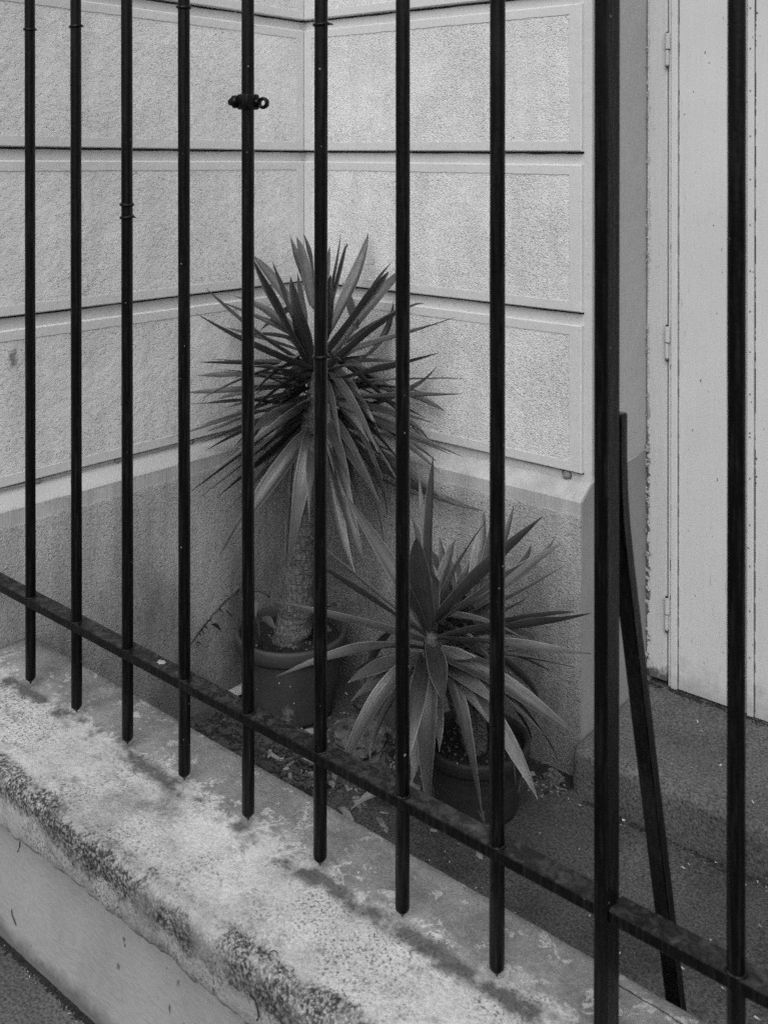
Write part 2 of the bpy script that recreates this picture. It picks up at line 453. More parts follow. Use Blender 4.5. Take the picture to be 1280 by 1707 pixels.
def m_bark():
    k = Mat('yucca_bark', 0.9, 0.1)
    w = k.noise(k.pos, 60, 3, 0.6)
    p = k.scale(k.pos, (80, 80, 52))
    wp = k.t.nodes.new('ShaderNodeVectorMath'); wp.operation = 'ADD'
    cw = k.t.nodes.new('ShaderNodeCombineXYZ'); k.link(k.math('MULTIPLY', w, 1.4), cw.inputs[0]); k.link(k.math('MULTIPLY', w, -1.1), cw.inputs[2])
    k.link(p, wp.inputs[0]); k.link(cw.outputs[0], wp.inputs[1])
    e = k.voronoi(wp.outputs[0], 1.0, 'DISTANCE_TO_EDGE')
    pl = k.ramp(e, (0.0, 0.0), (0.16, 1.0))
    f = k.noise(k.scale(k.pos, (230, 230, 60)), 1, 4, 0.7)
    c = k.math('MULTIPLY', k.ramp(f, (0.3, 0.45), (0.7, 1.5)), 0.15)
    ring = k.noise(k.scale(k.pos, (14, 14, 150)), 1, 4, 0.7)
    c = k.math('MULTIPLY', c, k.math('MULTIPLY_ADD', pl, 0.22, 0.78))
    c = k.math('MULTIPLY', c, k.ramp(ring, (0.34, 0.7), (0.56, 1.1)))
    return k.done(c, k.bump(k.math('ADD', k.math('MULTIPLY_ADD', f, 0.6, k.math('MULTIPLY', pl, 0.30)), k.math('MULTIPLY', ring, 0.6)), 0.006, 1.0))

M = dict(
    wall=m_paint('wall_paint', 0.55), rough_r=m_rough('roughcast_facade', 0.70, 0.9, (1, 1, 1.9)), rough_l=m_rough('roughcast_wing', 0.70, 0.9, (1, 1, 1.5), 1),
    margin=m_paint('margin_paint', 0.59, 0.05), reveal=m_paint('reveal_paint', 0.36, 0.06),
    plinth_l=m_plinth('plinth_wing', 0.46, 0.44, H - 0.7, 0.012, 1.8865, True),
    plinth_r=m_plinth('plinth_facade', 0.44, 0.4, H - 0.71, 0.0, 0, False),
    iron=m_black('black_gloss_paint'), coping=m_coping(), low=m_lowwall(), door=m_door(), jamb=m_jamb(), frame=m_paint('frame_paint', 0.47, 0.05),
    floor=m_ground('courtyard_screed', 0.062, 210), step=m_ground('step_concrete', 0.092, 200, 0.3, 0.7), pave=m_ground('pavement_asphalt', 0.085, 220, 0.2, 0.6),
    leaf=m_leaf('yucca_leaf', 0.05), leaf2=m_leaf('yucca_leaf_low', 0.058),
    trunk=m_bark(),
    pot=m_pot('clay_pot', 0.055), pot2=m_pot('plastic_pot', 0.026), soil=m_simple('potting_soil', 0.018, 0.7, 160, 0.9, 0.01),
    stone=m_simple('rubble', 0.09, 0.9, 45, 0.95, 0.01), pale=m_simple('pale_clay', 0.42, 0.25, 60, 0.7, 0.002), dry=m_simple('dry_leaf', 0.22, 0.4, 80, 0.7, 0.002),
    dark=m_simple('dark_litter', 0.02, 0.5, 200, 0.8, 0.002), chip=m_simple('pale_litter', 0.45, 0.4, 200, 0.7, 0.001), crack=m_simple('crack_dark', 0.01, 0.2), weed=m_simple('weed_leaf', 0.045, 0.3, 60, 0.5, 0.001),
    bolt=m_simple('bolt_paint', 0.22, 0.3, 120, 0.6, 0.002), twig=m_simple('twig', 0.018, 0.4, 150, 0.8, 0.001), moss=m_simple('moss', 0.10, 0.8, 140, 0.95, 0.006), drop=m_simple('bird_dropping', 0.3, 0.2, 150, 0.7, 0.001),
)

# ------------------------------------------------------------------ ground, pavement
XP, YP = -1.832, 1.857                    # plinth faces (wing, facade)
XB, YB = -1.8745, 1.8990                  # back planes of the grooves
PROT = 0.0125                             # how far the stone blocks stand out
XF, YFc = XB + PROT, YB - PROT            # block faces
XE = -1.0578                              # end of the facade wall (door reveal)
YDOOR = 2.14
ZG = H - 1.265                            # courtyard floor
ZS = H - 1.177                            # doorstep top

def sheet(name, x0, x1, y0, y1, z, m, n=1, amp=0.0):
    nx = max(1, int(n)); vs, fs = [], []
    for i in range(nx + 1):
        for j in range(nx + 1):
            x = x0 + (x1 - x0) * i / nx; y = y0 + (y1 - y0) * j / nx
            vs.append((x, y, z + amp * mnoise.noise(Vector((x * 3, y * 3, 0)))))
    for i in range(nx):
        for j in range(nx):
            a = i * (nx + 1) + j
            fs.append((a, a + nx + 1, a + nx + 2, a + 1))
    return mesh(name, vs, fs, m, smooth=amp > 0)

tag(add('pavement', sheet('pavement', -60, 60, -60, 0.90, 0.0, M['pave'])), kind='structure')
tag(add('courtyard_floor', sheet('courtyard_floor', -1.95, 2.6, 1.0, 2.3, ZG, M['floor'], 90, 0.004)), kind='structure')

# ------------------------------------------------------------------ the house
house = empty('house', (-1.45, 1.9, ZG), 'pale house corner of rough rendered blocks above a grey plinth with white metal door', 'house')

def shear(y): return 0.0125 * (YFc - y)   # the courses of the wing climb a little towards the street

bm = bmesh.new()                          # wing wall core (faces +X)
box_bm(bm, -2.3, XB - .035, 0.55, 2.3, -0.05, 5.0)
add('wing_wall', bm_mesh('wing_wall', bm, M['wall']), house)
bm = bmesh.new()                          # facade wall core (faces -Y) left of the door, thick enough to form the reveal
box_bm(bm, XB - .034, -1.0752, YB + .035, 2.45, ZG - 0.05, 5.0, 0.0)
box_bm(bm, -1.0753, XE, YB, 2.4499, ZG - 0.05, 4.999, 0.0)
add('facade_wall', bm_mesh('facade_wall', bm, [M['wall']]), house)
bm = bmesh.new()                          # facade beyond the door
box_bm(bm, 0.02, 2.6, YB, 2.45, ZG - 0.05, 5.0)
box_bm(bm, XE + 0.001, 0.019, YB + 0.003, 2.44, H + 1.25, 4.99)
add('facade_wall', bm_mesh('facade_wall_far', bm, M['wall']), house)

def block_mesh(name, u0, u1, z0, z1, to, mats, mt=0.0205, ms=0.0275, seed=0, end_margin=(True, True)):
    """a raised stone with a smooth margin and a slightly sunk rough-cast field; to(u, z, n) maps to the wall"""
    rng = random.Random(seed)
    vs, fs, mi = [], [], []
    b = 0.0022
    def V(u, z, n): vs.append(to(u, z, n)); return len(vs) - 1
    def rect(u0, u1, z0, z1, n): return [V(u0, z0, n), V(u1, z0, n), V(u1, z1, n), V(u0, z1, n)]
    back = rect(u0, u1, z0, z1, -0.004)
    side = rect(u0, u1, z0, z1, PROT - b)
    face = rect(u0 + b, u1 - b, z0 + b, z1 - b, PROT)
    m0 = ms if end_margin[0] else 0.004; m1 = ms if end_margin[1] else 0.004
    NU, NZ = max(8, int((u1 - u0) / 0.0125)), 24
    a0, a1, c0, c1 = u0 + m0, u1 - m1, z0 + mt, z1 - mt
    for A, B in ((back, side), (side, face)):
        for k in range(4):
            fs.append((A[k], A[(k + 1) % 4], B[(k + 1) % 4], B[k])); mi.append(0)
    # ragged rim of the field: shared verts of margin and field
    def rim(n, jit):
        idx = {}
        for i in range(NU + 1):
            for j in (0, NZ):
                idx[(i, j)] = None
        for j in range(NZ + 1):
            for i in (0, NU):
                idx[(i, j)] = None
        for (i, j) in idx:
            u = a0 + (a1 - a0) * i / NU; z = c0 + (c1 - c0) * j / NZ
            idx[(i, j)] = V(u + jit[(i, j)][0], z + jit[(i, j)][1], n)
        return idx
    jit = {}
    for i in range(NU + 1):
        for j in range(NZ + 1):
            jit[(i, j)] = (rng.uniform(-.0006, .0006), rng.uniform(-.0007, .0007))
    top = rim(PROT, jit)
    grid = {}
    for i in range(NU + 1):
        for j in range(NZ + 1):
            u = a0 + (a1 - a0) * i / NU + jit[(i, j)][0]; z = c0 + (c1 - c0) * j / NZ + jit[(i, j)][1]
            edge = i in (0, NU) or j in (0, NZ)
            n = PROT - 0.0014 + (0 if edge else rng.uniform(-.0002, .0003))
            grid[(i, j)] = V(u, z, n)
    loop = [(i, 0) for i in range(NU)] + [(NU, j) for j in range(NZ)] + [(i, NZ) for i in range(NU, 0, -1)] + [(0, j) for j in range(NZ, 0, -1)]
    # margin: fan from the four outer corners to the rim
    sides = [([(i, 0) for i in range(NU + 1)], face[0], face[1]), ([(NU, j) for j in range(NZ + 1)], face[1], face[2]),
             ([(i, NZ) for i in range(NU, -1, -1)], face[2], face[3]), ([(0, j) for j in range(NZ, -1, -1)], face[3], face[0])]
    for path, A, B in sides:
        fs.append(tuple([A, B] + [top[p] for p in reversed(path)])); mi.append(0)
    for k in range(len(loop)):
        p, q = loop[k], loop[(k + 1) % len(loop)]
        fs.append((top[p], top[q], grid[q], grid[p])); mi.append(0)
    for i in range(NU):
        for j in range(NZ):
            fs.append((grid[(i, j)], grid[(i + 1, j)], grid[(i + 1, j + 1)], grid[(i, j + 1)])); mi.append(1)
    return mesh(name, vs, fs, mats, mi)

PITCH = 0.3278
def to_left(u, z, n): return (XB + n, u, z + shear(u))
def to_right(u, z, n): return (u, YB - n, z)
for c in range(-2, 3):
    zt = H - 0.0330 - 0.002 + PITCH * c           # top edge of the course
    zb = H - 0.0066 + PITCH * (c - 1) - 0.0
    zb = zt - PITCH + 0.0262 + 0.0005
    # wing: one long stone then a shorter one out of frame
    me = block_mesh('stone_block', 0.56, YFc + 0.0, zb, zt, to_left, [M['margin'], M['rough_l']], seed=c + 10)
    add('stone_block', me, house)
    me = block_mesh('stone_block', XF - 0.003, -1.0753, zb, zt, to_right, [M['margin'], M['rough_r']], seed=c + 50)
    add('stone_block', me, house)

# flush joint bands between the courses, with an open dark slot left under each stone
def band(z0, z1, slot):
    bm = bmesh.new(); n = 40
    rg = random.Random(int(z0 * 1000))
    def strip(a0, a1, to):
        rows = []
        for i in range(n + 1):
            a = a0 + (a1 - a0) * i / n
            w = .0016 * mnoise.noise(Vector((a * 14, z0, 0))) + .0009 * mnoise.noise(Vector((a * 60, z0, 3))) + .0003 * rg.uniform(-1, 1)
            rows.append([bm.verts.new(to(a, z, d)) for z, d in ((z0 - .004, -.03), (z0 - .004, 0), (z1 - slot + w, 0), (z1 - slot + w - .001, -.03))])
        for i in range(n):
            for j in range(3): bm.faces.new((rows[i][j], rows[i + 1][j], rows[i + 1][j + 1], rows[i][j + 1]))
    strip(0.555, YB, to_left); me1 = bm_mesh('joint_band', bm, M['wall'])
    add('joint_band', me1, house)
    bm = bmesh.new(); strip(XB, -1.0754, to_right)
    add('joint_band', bm_mesh('joint_band', bm, M['wall']), house)
for c in range(-2, 3):
    zt = H - 0.0350 + PITCH * c
    band(zt, zt + .0267, .0052)
band(H - .690, H - .0350 - PITCH * 2 - PITCH + .0267, .0035)
# plinths: profile (n out from the back plane, z)
def plinth(name, prof, a0, a1, to, m, n=1):
    vs, fs = [], []
    for i in range(n + 1):
        a = a0 + (a1 - a0) * i / n
        for (d, z) in prof: vs.append(to(a, z, d))
    k = len(prof)
    for i in range(n):
        for j in range(k - 1):
            fs.append((i * k + j, (i + 1) * k + j, (i + 1) * k + j + 1, i * k + j + 1))
    for e in (0, n):
        fs.append(tuple(e * k + j for j in range(k)))
    bm = bmesh.new(); me0 = mesh(name, vs, fs, m); bm.from_mesh(me0)
    return bm_mesh(name, bm, m)
dl, dr = XP - XB, YB - YP
pl = plinth('plinth', [(-0.01, ZG - 0.1), (dl, ZG - 0.1), (dl, H - 0.701), (dl - 0.003, H - 0.698), (0.002, H - 0.6745), (-0.01, H - 0.6745)], 0.552, YP, to_left, M['plinth_l'])
add('plinth', pl, house)
pr = plinth('plinth', [(-0.01, ZG - 0.1), (dr, ZG - 0.1), (dr, H - 0.712), (dr - 0.003, H - 0.709), (0.002, H - 0.6835), (-0.01, H - 0.6835)], XP + 0.0005, XE - 0.0015, to_right, M['plinth_r'])
add('plinth', pr, house)
# painted reveal: dado below, paler wall above, ending at a ragged coat of peeling paint beside the frame
vs = [(XE + 0.0015, YP + 0.0008, ZG), (XE + 0.0015, YDOOR - 0.004, ZG), (XE + 0.0015, YDOOR - 0.004, H - 0.668), (XE + 0.0015, YB, H - 0.6835), (XE + 0.0015, YP + 0.003, H - 0.711)]
bm = bmesh.new()
f = bm.faces.new([bm.verts.new(v) for v in vs])
r_ = bmesh.ops.extrude_face_region(bm, geom=[f])
bmesh.ops.translate(bm, vec=(-0.02, 0, 0), verts=[v for v in r_['geom'] if isinstance(v, bmesh.types.BMVert)])
add('reveal_dado', bm_mesh('reveal_dado', bm, m_paint('dado_paint', 0.25, 0.07)), house)
bm = bmesh.new()
box_bm(bm, XE - 0.01, XE + 0.0022, YB + 0.0005, YDOOR - 0.004, H - 0.6660, H + 1.2)
add('reveal', bm_mesh('reveal', bm, M['reveal']), house)
# flakes of peeling paint along the reveal edge
rng = random.Random(3)
for k in range(46):
    z = H + rng.choice([rng.uniform(-1.13, -0.66), rng.uniform(-0.68, 0.25)])
    w, h = rng.uniform(.003, .009), rng.uniform(.005, .016)
    if z > H - .66: w *= .6; h *= .8
    x0 = XE + 0.004; y = YDOOR - 0.008
    cu = rng.uniform(.002, .007)
    n = 5
    a = [(x0 + w * rng.uniform(.5, 1.3), y - cu * rng.random(), z + h * (i / n - .5)) for i in range(n + 1)]
    b = [(x0 - .003, y + .003, z + h * (i / n - .5)) for i in range(n + 1)]
    vs = a + b; fs = [(i, i + 1, n + 2 + i, n + 1 + i) for i in range(n)]
    add('paint_flake', mesh('paint_flake', vs, fs, M['frame']), house)

# anchors in the groove under the lowest stones
def bolt(p, nrm, r=0.0075):
    n = Vector(nrm); p = Vector(p)
    vs, fs = tube([p - n * .004, p + n * .004, p + n * .0075, p + n * .0085], [r, r, r * .8, r * .3], 14)
    return mesh('bolt', vs, fs, M['bolt'], smooth=True)
for y in (1.145, 1.333, 1.531):
    add('bolt', bolt((XB, y, H - 0.668 + shear(y) - 0.003), (1, 0, 0), .006), house)
add('bolt', bolt((-1.1135, YB, H - 0.6745), (0, -1, 0), .0095), house)
# broken mortar round the facade anchor
vs = []; n = 14
for k in range(n):
    a = 2 * math.pi * k / n; rr = rng.uniform(.012, .0175)
    vs.append((-1.1135 + rr * .8 * math.cos(a), YB - .0016, H - 0.6755 + rr * math.sin(a)))
add('broken_mortar', mesh('broken_mortar', vs + [(-1.1135, YB - .001, H - .676)], [(k, (k + 1) % n, n) for k in range(n)], M['dark']), house)

# doorstep with a worn rounded nose
def step_mesh():
    prof = [(1.8105, ZG - .02), (1.8095, ZG + .02)]
    for k in range(7):
        a = math.pi / 2 * k / 6
        prof.append((1.809 + .019 * (1 - math.cos(a)), ZS - .021 + .020 * math.sin(a)))
    prof += [(1.90, ZS), (2.0, ZS + .001), (2.20, ZS + .002)]
    xs = [-1.056, -1.052, -1.046, -1.036] + [-1.02 + 1.9 * i / 70 for i in range(71)]
    vs, fs = [], []
    for i, x in enumerate(xs):
        pull = (0.016, 0.007, 0.002, 0)[i] if i < 4 else 0
        for j, (y, z) in enumerate(prof):
            d = .004 * mnoise.noise(Vector((x * 12, y * 20, z * 30))) + .003 * mnoise.noise(Vector((x * 40, y * 40, z * 40)))
            vs.append((x, y + pull + (d if j < 9 else 0), z - (pull * .5 if j > 1 else 0) + (d * .6 if 3 < j < 10 else 0)))
    k = len(prof)
    for i in range(len(xs) - 1):
        for j in range(k - 1):
            fs.append((i * k + j, i * k + j + 1, (i + 1) * k + j + 1, (i + 1) * k + j))
    fs.append(tuple(range(k)))
    return mesh('doorstep', vs, fs, M['step'], smooth=True)
add('doorstep', step_mesh(), house)

# door: jamb, two sheet metal leaves with edge strips, barrel hinges, riveted cover strip
DY = YDOOR
ZT = H + 1.0
bm = bmesh.new()
box_bm(bm, XE + 0.0035, -1.0075, DY - 0.004, DY + 0.06, ZS + .016, ZT, 0.0015)
box_bm(bm, -0.012, 0.0185, DY - 0.004, DY + 0.06, ZS + .016, ZT, 0.0015)
box_bm(bm, XE + 0.0035, 0.0185, DY - 0.005, DY + 0.058, ZT + .001, ZT + .25, 0.0015)
add('door_frame', bm_mesh('door_frame', bm, M['jamb']), house)
bm = bmesh.new(); box_bm(bm, -1.03, 0.0, DY + .062, DY + .08, ZS, ZT)
add('door_backing', bm_mesh('door_backing', bm, M['dark']), house)
def leaf_door(x0, x1, zfoot):
    bm = bmesh.new()
    box_bm(bm, x0, x1, DY - 0.001, DY + 0.04, zfoot, ZT - .004, 0.0012)
    return bm_mesh('door_leaf', bm, M['door'])
d1 = add('door_leaf', leaf_door(-0.9815, -0.8315, ZS + .0065), house)
d2 = add('door_leaf', leaf_door(-0.8155, -0.014, ZS + .004), house)
bm = bmesh.new()
box_bm(bm, -1.0045, -0.9985, DY - 0.002, DY + 0.03, ZS + .006, ZT - .004, 0.0012)
box_bm(bm, -0.9975, -0.9835, DY - 0.0055, DY + 0.03, ZS + .0055, ZT - .004, 0.0012)
add('edge_strip', bm_mesh('edge_strip', bm, M['door']), d1)
bm = bmesh.new()
box_bm(bm, -0.8302, -0.8172, DY - 0.006, DY + 0.03, ZS + .005, ZT - .004, 0.0012)
s2 = add('cover_strip', bm_mesh('cover_strip', bm, M['door']), d2)
zr = H - 1.05
bm = bmesh.new()
while zr < H + .95:
    for x in (-0.8237,):
        bmesh.ops.create_uvsphere(bm, u_segments=10, v_segments=6, radius=.0020, matrix=Matrix.Translation((x, DY - .006, zr)))
    zr += 0.0875 * rng.uniform(.9, 1.1)
tag(add('rivet', bm_mesh('rivet', bm, M['bolt'], True), d2), kind='stuff')
for zc in (0.2137, -0.421, -1.010):
    h = add('hinge', mesh('hinge', *tube([(-1.0045, DY - .008, H + zc + dz) for dz in (-.0005, .0335, .0335)], [.0058, .0058, .004], 16), M['frame'], smooth=False), d1)
    add('hinge', mesh('hinge', *tube([(-1.0055, DY - .008, H + zc + dz) for dz in (-.038, -.034, -.0025)], [.0025, .0043, .0043], 16), M['frame']), d1)
    add('hinge_gap', mesh('hinge_gap', *tube([(-1.005, DY - .0078, H + zc + dz) for dz in (-.041, -.0377)], [.003, .0045], 12), M['dark']), d1)
    add('hinge_gap', mesh('hinge_gap', *tube([(-1.005, DY - .0078, H + zc + dz) for dz in (-.0026, -.0004)], [.0048, .0048], 12), M['dark']), d1)
    add('hinge_gap', mesh('hinge_gap', *tube([(-1.0055, DY - .0068, H + zc + dz) for dz in (.0337, .0365)], [.0042, .0025], 12), M['dark']), d1)

# ------------------------------------------------------------------ low wall with its coping
low = empty('low_wall', (-0.9, 0.98, 0), 'low rendered street wall with mottled stone coping under the iron bars', 'wall')
def tilt(x): return -0.0132 * (x + 1.1)
def sweep(name, prof, x0, x1, nx, m, disp):
    vs, fs = [], []; k = len(prof)
    for i in range(nx + 1):
        x = x0 + (x1 - x0) * i / nx
        for j, (y, z) in enumerate(prof):
            dy, dz = disp(x, y, z, j)
            vs.append((x, y + dy, z + dz + tilt(x)))
    for i in range(nx):
        for j in range(k - 1):
            fs.append((i * k + j, (i + 1) * k + j, (i + 1) * k + j + 1, i * k + j + 1))
    fs.append(tuple(range(k))); fs.append(tuple(nx * k + j for j in reversed(range(k))))
    return mesh(name, vs, fs, m, smooth=True)
ZL = H - 0.9547
prof = [(1.10, ZL - .09), (1.1095, ZL - .088), (1.1100, ZL - .04), (1.1100, ZL - .004), (1.1075, ZL), (1.095, ZL), (1.07, ZL), (1.04, ZL), (1.01, ZL), (0.98, ZL), (0.95, ZL), (0.92, ZL), (0.872, ZL - .0003)]
for k in range(10):
    a = math.pi / 2 * (k + 1) / 10
    prof.append((0.852 - .0155 * math.sin(a), ZL - .0012 - .0150 * (1 - math.cos(a))))
prof += [(0.8365, ZL - .040), (0.8368, ZL - .052), (0.8372, ZL - .064), (0.838, ZL - .074), (0.841, ZL - .079), (0.848, ZL - .081), (0.875, ZL - .080), (0.90, ZL - .08)]
def dcope(x, y, z, j):
    a = mnoise.noise(Vector((x * 9, y * 9, z * 9 + 5))); b = mnoise.noise(Vector((x * 30, y * 30, z * 30))); c = mnoise.noise(Vector((x * 75, y * 75, z * 75)))
    if j < 5: return (0.0012 * b, 0.0)
    if j < 13: return (0, .0012 * a + .0007 * b)
    f = min(1, (j - 12) / 8)
    lip = 0.0
    if j >= 25: lip = .010 * a + .006 * mnoise.noise(Vector((x * 22, 3.3, 1))) + .003 * c
    elif j >= 23: lip = .5 * (.010 * a)
    return (f * (.0018 * a + .0018 * b + .0014 * c), -f * .0015 * b + lip)
add('coping', sweep('coping', prof, XP + .0008, 1.6, 520, M['coping'], dcope), low)
lw = [(1.098, -.06), (1.098, ZL - .085), (0.870, ZL - .085), (0.868, ZL - .12), (0.866, .08), (0.863, .03), (0.860, -.03), (0.860, -.06)]
def dlow(x, y, z, j):
    if j < 2: return (0, 0)
    return (.003 * mnoise.noise(Vector((x * 4, y, z * 8))) + .0012 * mnoise.noise(Vector((x * 20, y, z * 25))), 0)
add('low_wall_face', sweep('low_wall_face', [(y, z + .0) for y, z in lw], XP + .001, 1.6, 200, M['low'], dlow), low)

# ------------------------------------------------------------------ iron fence
fence = empty('iron_fence', (-0.9, 1.0027, ZL), 'black painted iron railing of round bars in front of the plants', 'fence')
YF = 1.0027
BR = 0.0089
def zr_tilt(x): return -0.0135 * (x + 0.95)
def bar_mesh(lo):
    """bar in local coordinates, origin at rail height"""
    prof = [(0.0008, lo), (0.0022, lo + .0035), (0.0034, lo + .0042), (BR * .96, lo + .010), (BR, lo + .013)]
    prof += [(BR, lo + .013 + (1.30 - lo - .013) * k / 24) for k in range(1, 25)]
    vs, fs = [], []
    n = 20
    for (r, z) in prof:
        for k in range(n):
            a = 2 * math.pi * k / n
            w = 1 + .04 * mnoise.noise(Vector((math.cos(a), math.sin(a), z * 22))) + .015 * mnoise.noise(Vector((math.cos(a) * 3, math.sin(a) * 3, z * 90)))
            vs.append((r * w * math.cos(a), r * w * math.sin(a), z))
    for i in range(len(prof) - 1):
        for k in range(n):
            p, q = i * n + k, i * n + (k + 1) % n
            fs.append((p, q, q + n, p + n))
    fs.append(tuple(range(n - 1, -1, -1)))
    return mesh('bar', vs, fs, M['iron'], smooth=True)
bar_me = bar_mesh(-0.152)
RAILZ = H - 0.7965
def ring_mesh():
    bm = bmesh.new()
    n, m = 22, 8
    vv = [[bm.verts.new(((BR + .0006 + .0022 * math.cos(2 * math.pi * j / m)) * math.cos(2 * math.pi * i / n), (BR + .0006 + .0022 * math.cos(2 * math.pi * j / m)) * math.sin(2 * math.pi * i / n), .0024 * math.sin(2 * math.pi * j / m) + .0012 * math.sin(2 * math.pi * i / n + 1))) for j in range(m)] for i in range(n)]
    for i in range(n):
        for j in range(m):
            bm.faces.new((vv[i][j], vv[(i + 1) % n][j], vv[(i + 1) % n][(j + 1) % m], vv[i][(j + 1) % m]))
    # the clipped wire end
    t, f = tube([(BR, -.002, 0), (BR + .003, -.004, .0004), (BR + .0062, -.004, -.0004)], [.0017, .0016, .001], 6)
    o = [bm.verts.new(v) for v in t]
    for q in f: bm.faces.new([o[i] for i in q])
    return bm_mesh('wire_ring', bm, M['iron'], True)
ring_me = ring_mesh()
bars = []
for k in list(range(8)) + [9, 10, 11]:
    x = -1.6605 + .14005 * k
    if k > 9: continue
    o = bpy.data.objects.new('bar', bar_me); C.objects.link(o); o.parent = fence
    o.location = Vector((x, YF, RAILZ + zr_tilt(x))) - fence.location
    o.rotation_euler = (random.uniform(-.0012, .0012), random.uniform(-.0012, .0012), random.uniform(0, 6))
    bars.append(o)
bm = bmesh.new(); n, m = 20, 6
vv = [[bm.verts.new(((BR + .0004 + .0019 * math.cos(2 * math.pi * j / m)) * math.cos(2 * math.pi * i / n), (BR + .0004 + .0019 * math.cos(2 * math.pi * j / m)) * math.sin(2 * math.pi * i / n), (.0014 + .0006 * math.sin(i * 2.1)) * math.sin(2 * math.pi * j / m))) for j in range(m)] for i in range(n)]
for i in range(n):
    for j in range(m): bm.faces.new((vv[i][j], vv[(i + 1) % n][j], vv[(i + 1) % n][(j + 1) % m], vv[i][(j + 1) % m]))
weld_me = bm_mesh('weld', bm, M['iron'], True)
for b_ in bars:
    o = bpy.data.objects.new('weld', weld_me); C.objects.link(o); o.parent = b_; o.location = (0, 0, .0003)
def ring(bi, zrel, rz=0.0):
    o = bpy.data.objects.new('wire_ring', ring_me); C.objects.link(o); o.parent = bars[bi]
    b = bars[bi]
    o.rotation_euler = (0, 0, rz - b.rotation_euler.z)
    o.location = (0, 0, H + zrel - (RAILZ + zr_tilt(-1.6605 + .14005 * bi)))
for bi, z, rz in ((0, .2064, 2), (1, .2013, .7), (2, -.0899, 2.2), (2, -.1097, .7), (3, .2085, 2), (5, .162, .9), (5, -.2753, .7)):
    ring(bi, z, rz)
# the clamp on the fifth bar: a strap round the bar with a bolt head on one lug and an open eye on the other
def local_mesh(name, bm, smooth=False): return bm_mesh(name, bm, M['iron'], smooth)
xb = -1.6605 + .14005 * 4; zc = H + .0633
bm = bmesh.new()
box_bm(bm, xb - .0105, xb + .0115, YF - .0125, YF + .0125, zc - .0105, zc + .0115, .003, 0, 2)
clamp = add('clamp', local_mesh('clamp', bm, True))
dirx = Vector((0.7628, 0.6467, 0))
def padd(name, vs, fs, parent, smooth=True):
    o = add(name, mesh(name, vs, fs, M['iron'], smooth=smooth)); return o
p = Vector((xb, YF, zc))
vs, fs = tube([p - dirx * d + Vector((0, 0, h)) for d, h in ((.008, .001), (.0145, .001), (.015, .001), (.0215, .0005), (.022, .0005), (.0275, -.0005))], [.0075, .0075, .0092, .0092, .0066, .0035], 12)
lug = padd('clamp_bolt', vs, fs, clamp)
vs, fs = tube([p + dirx * d for d in (.008, .016)], [.006, .005], 10)
e1 = padd('clamp_lug', vs, fs, clamp)
# open eye facing the street
cen = p + dirx * .0215 + Vector((0, 0, -.001)); ax = Vector((.35, -.94, .05)).normalized(); s_ = Vector((0, 0, 1)); t_ = ax.cross(s_).normalized(); s_ = t_.cross(ax)
bm = bmesh.new(); n, m = 20, 8
vv = [[bm.verts.new(cen + (t_ * math.cos(2 * math.pi * i / n) + s_ * math.sin(2 * math.pi * i / n)) * (.0062 + .0026 * math.cos(2 * math.pi * j / m)) + ax * (.0055 * math.sin(2 * math.pi * j / m))) for j in range(m)] for i in range(n)]
for i in range(n):
    for j in range(m): bm.faces.new((vv[i][j], vv[(i + 1) % n][j], vv[(i + 1) % n][(j + 1) % m], vv[i][(j + 1) % m]))
eye = add('clamp_eye', bm_mesh('clamp_eye', bm, M['iron'], True))
# join the clamp pieces into one part of the bar
def join_into(name, objs, parent):
    bm = bmesh.new()
    for o in objs:
        me = o.data.copy(); me.transform(Matrix.Translation(o.location)); bm.from_mesh(me); bpy.data.meshes.remove(me)
    mat = objs[0].data.materials[0]
    for o in objs: bpy.data.objects.remove(o)
    bm.transform(Matrix.Translation(-Vector(parent[1])))
    me = bm_mesh(name, bm, mat, True)
    o = bpy.data.objects.new(name, me); C.objects.link(o); o.parent = parent[0]
    return o
b4 = bars[4]
co = join_into('clamp', [clamp, lug, e1, eye], (b4, (xb, YF, RAILZ + zr_tilt(xb))))
b4.rotation_euler = (0, 0, 0)
for blob_z in (.030, .021, .012, .085, .094):
    pass

# paint runs and lumps on the fifth bar are small beads
def rail_mesh(x0, x1):
    bm = bmesh.new()
    n = 40; y0, y1, hh = 0.9935, 1.0235, 0.0072
    prof = [(y0 + .0012, -hh), (y1 - .0012, -hh), (y1, -hh + .0012), (y1, hh - .0012), (y1 - .0012, hh), (y0 + .0012, hh), (y0, hh - .0012), (y0, -hh + .0012)]
    rows = []
    for i in range(n + 1):
        x = x0 + (x1 - x0) * i / n
        rows.append([bm.verts.new((x, y + .0004 * mnoise.noise(Vector((x * 40, y * 90, z * 90))), RAILZ + .0 + zr_tilt(x) + z - hh + .0005 * mnoise.noise(Vector((x * 25, y * 60, z * 80 + 7))))) for y, z in prof])
    for i in range(n):
        for j in range(8): bm.faces.new((rows[i][j], rows[i + 1][j], rows[i + 1][(j + 1) % 8], rows[i][(j + 1) % 8]))
    bm.faces.new(rows[0]); bm.faces.new(list(reversed(rows[-1])))
    return bm_mesh('rail', bm, M['iron'])
PX0, PX1 = -0.5495, -0.5335
rail_l = add('rail', rail_mesh(XP + .001, PX0 - .0004), fence)
rail_r = add('rail', rail_mesh(PX1 + .0004, 1.0), fence)
bm = bmesh.new(); box_bm(bm, XP + .001, PX0 - .0005, .9935, 1.0235, H + .48, H + .494, .0012)
box_bm(bm, PX1 + .0005, 1.0, .9935, 1.0235, H + .48, H + .494, .0012)
add('rail', bm_mesh('rail_top', bm, M['iron']), fence)
bm = bmesh.new(); box_bm(bm, PX0, PX1, .9905, 1.0185, ZL - .03, H + .52, .0014, 0, 2)
add('post', bm_mesh('post', bm, M['iron']), fence)
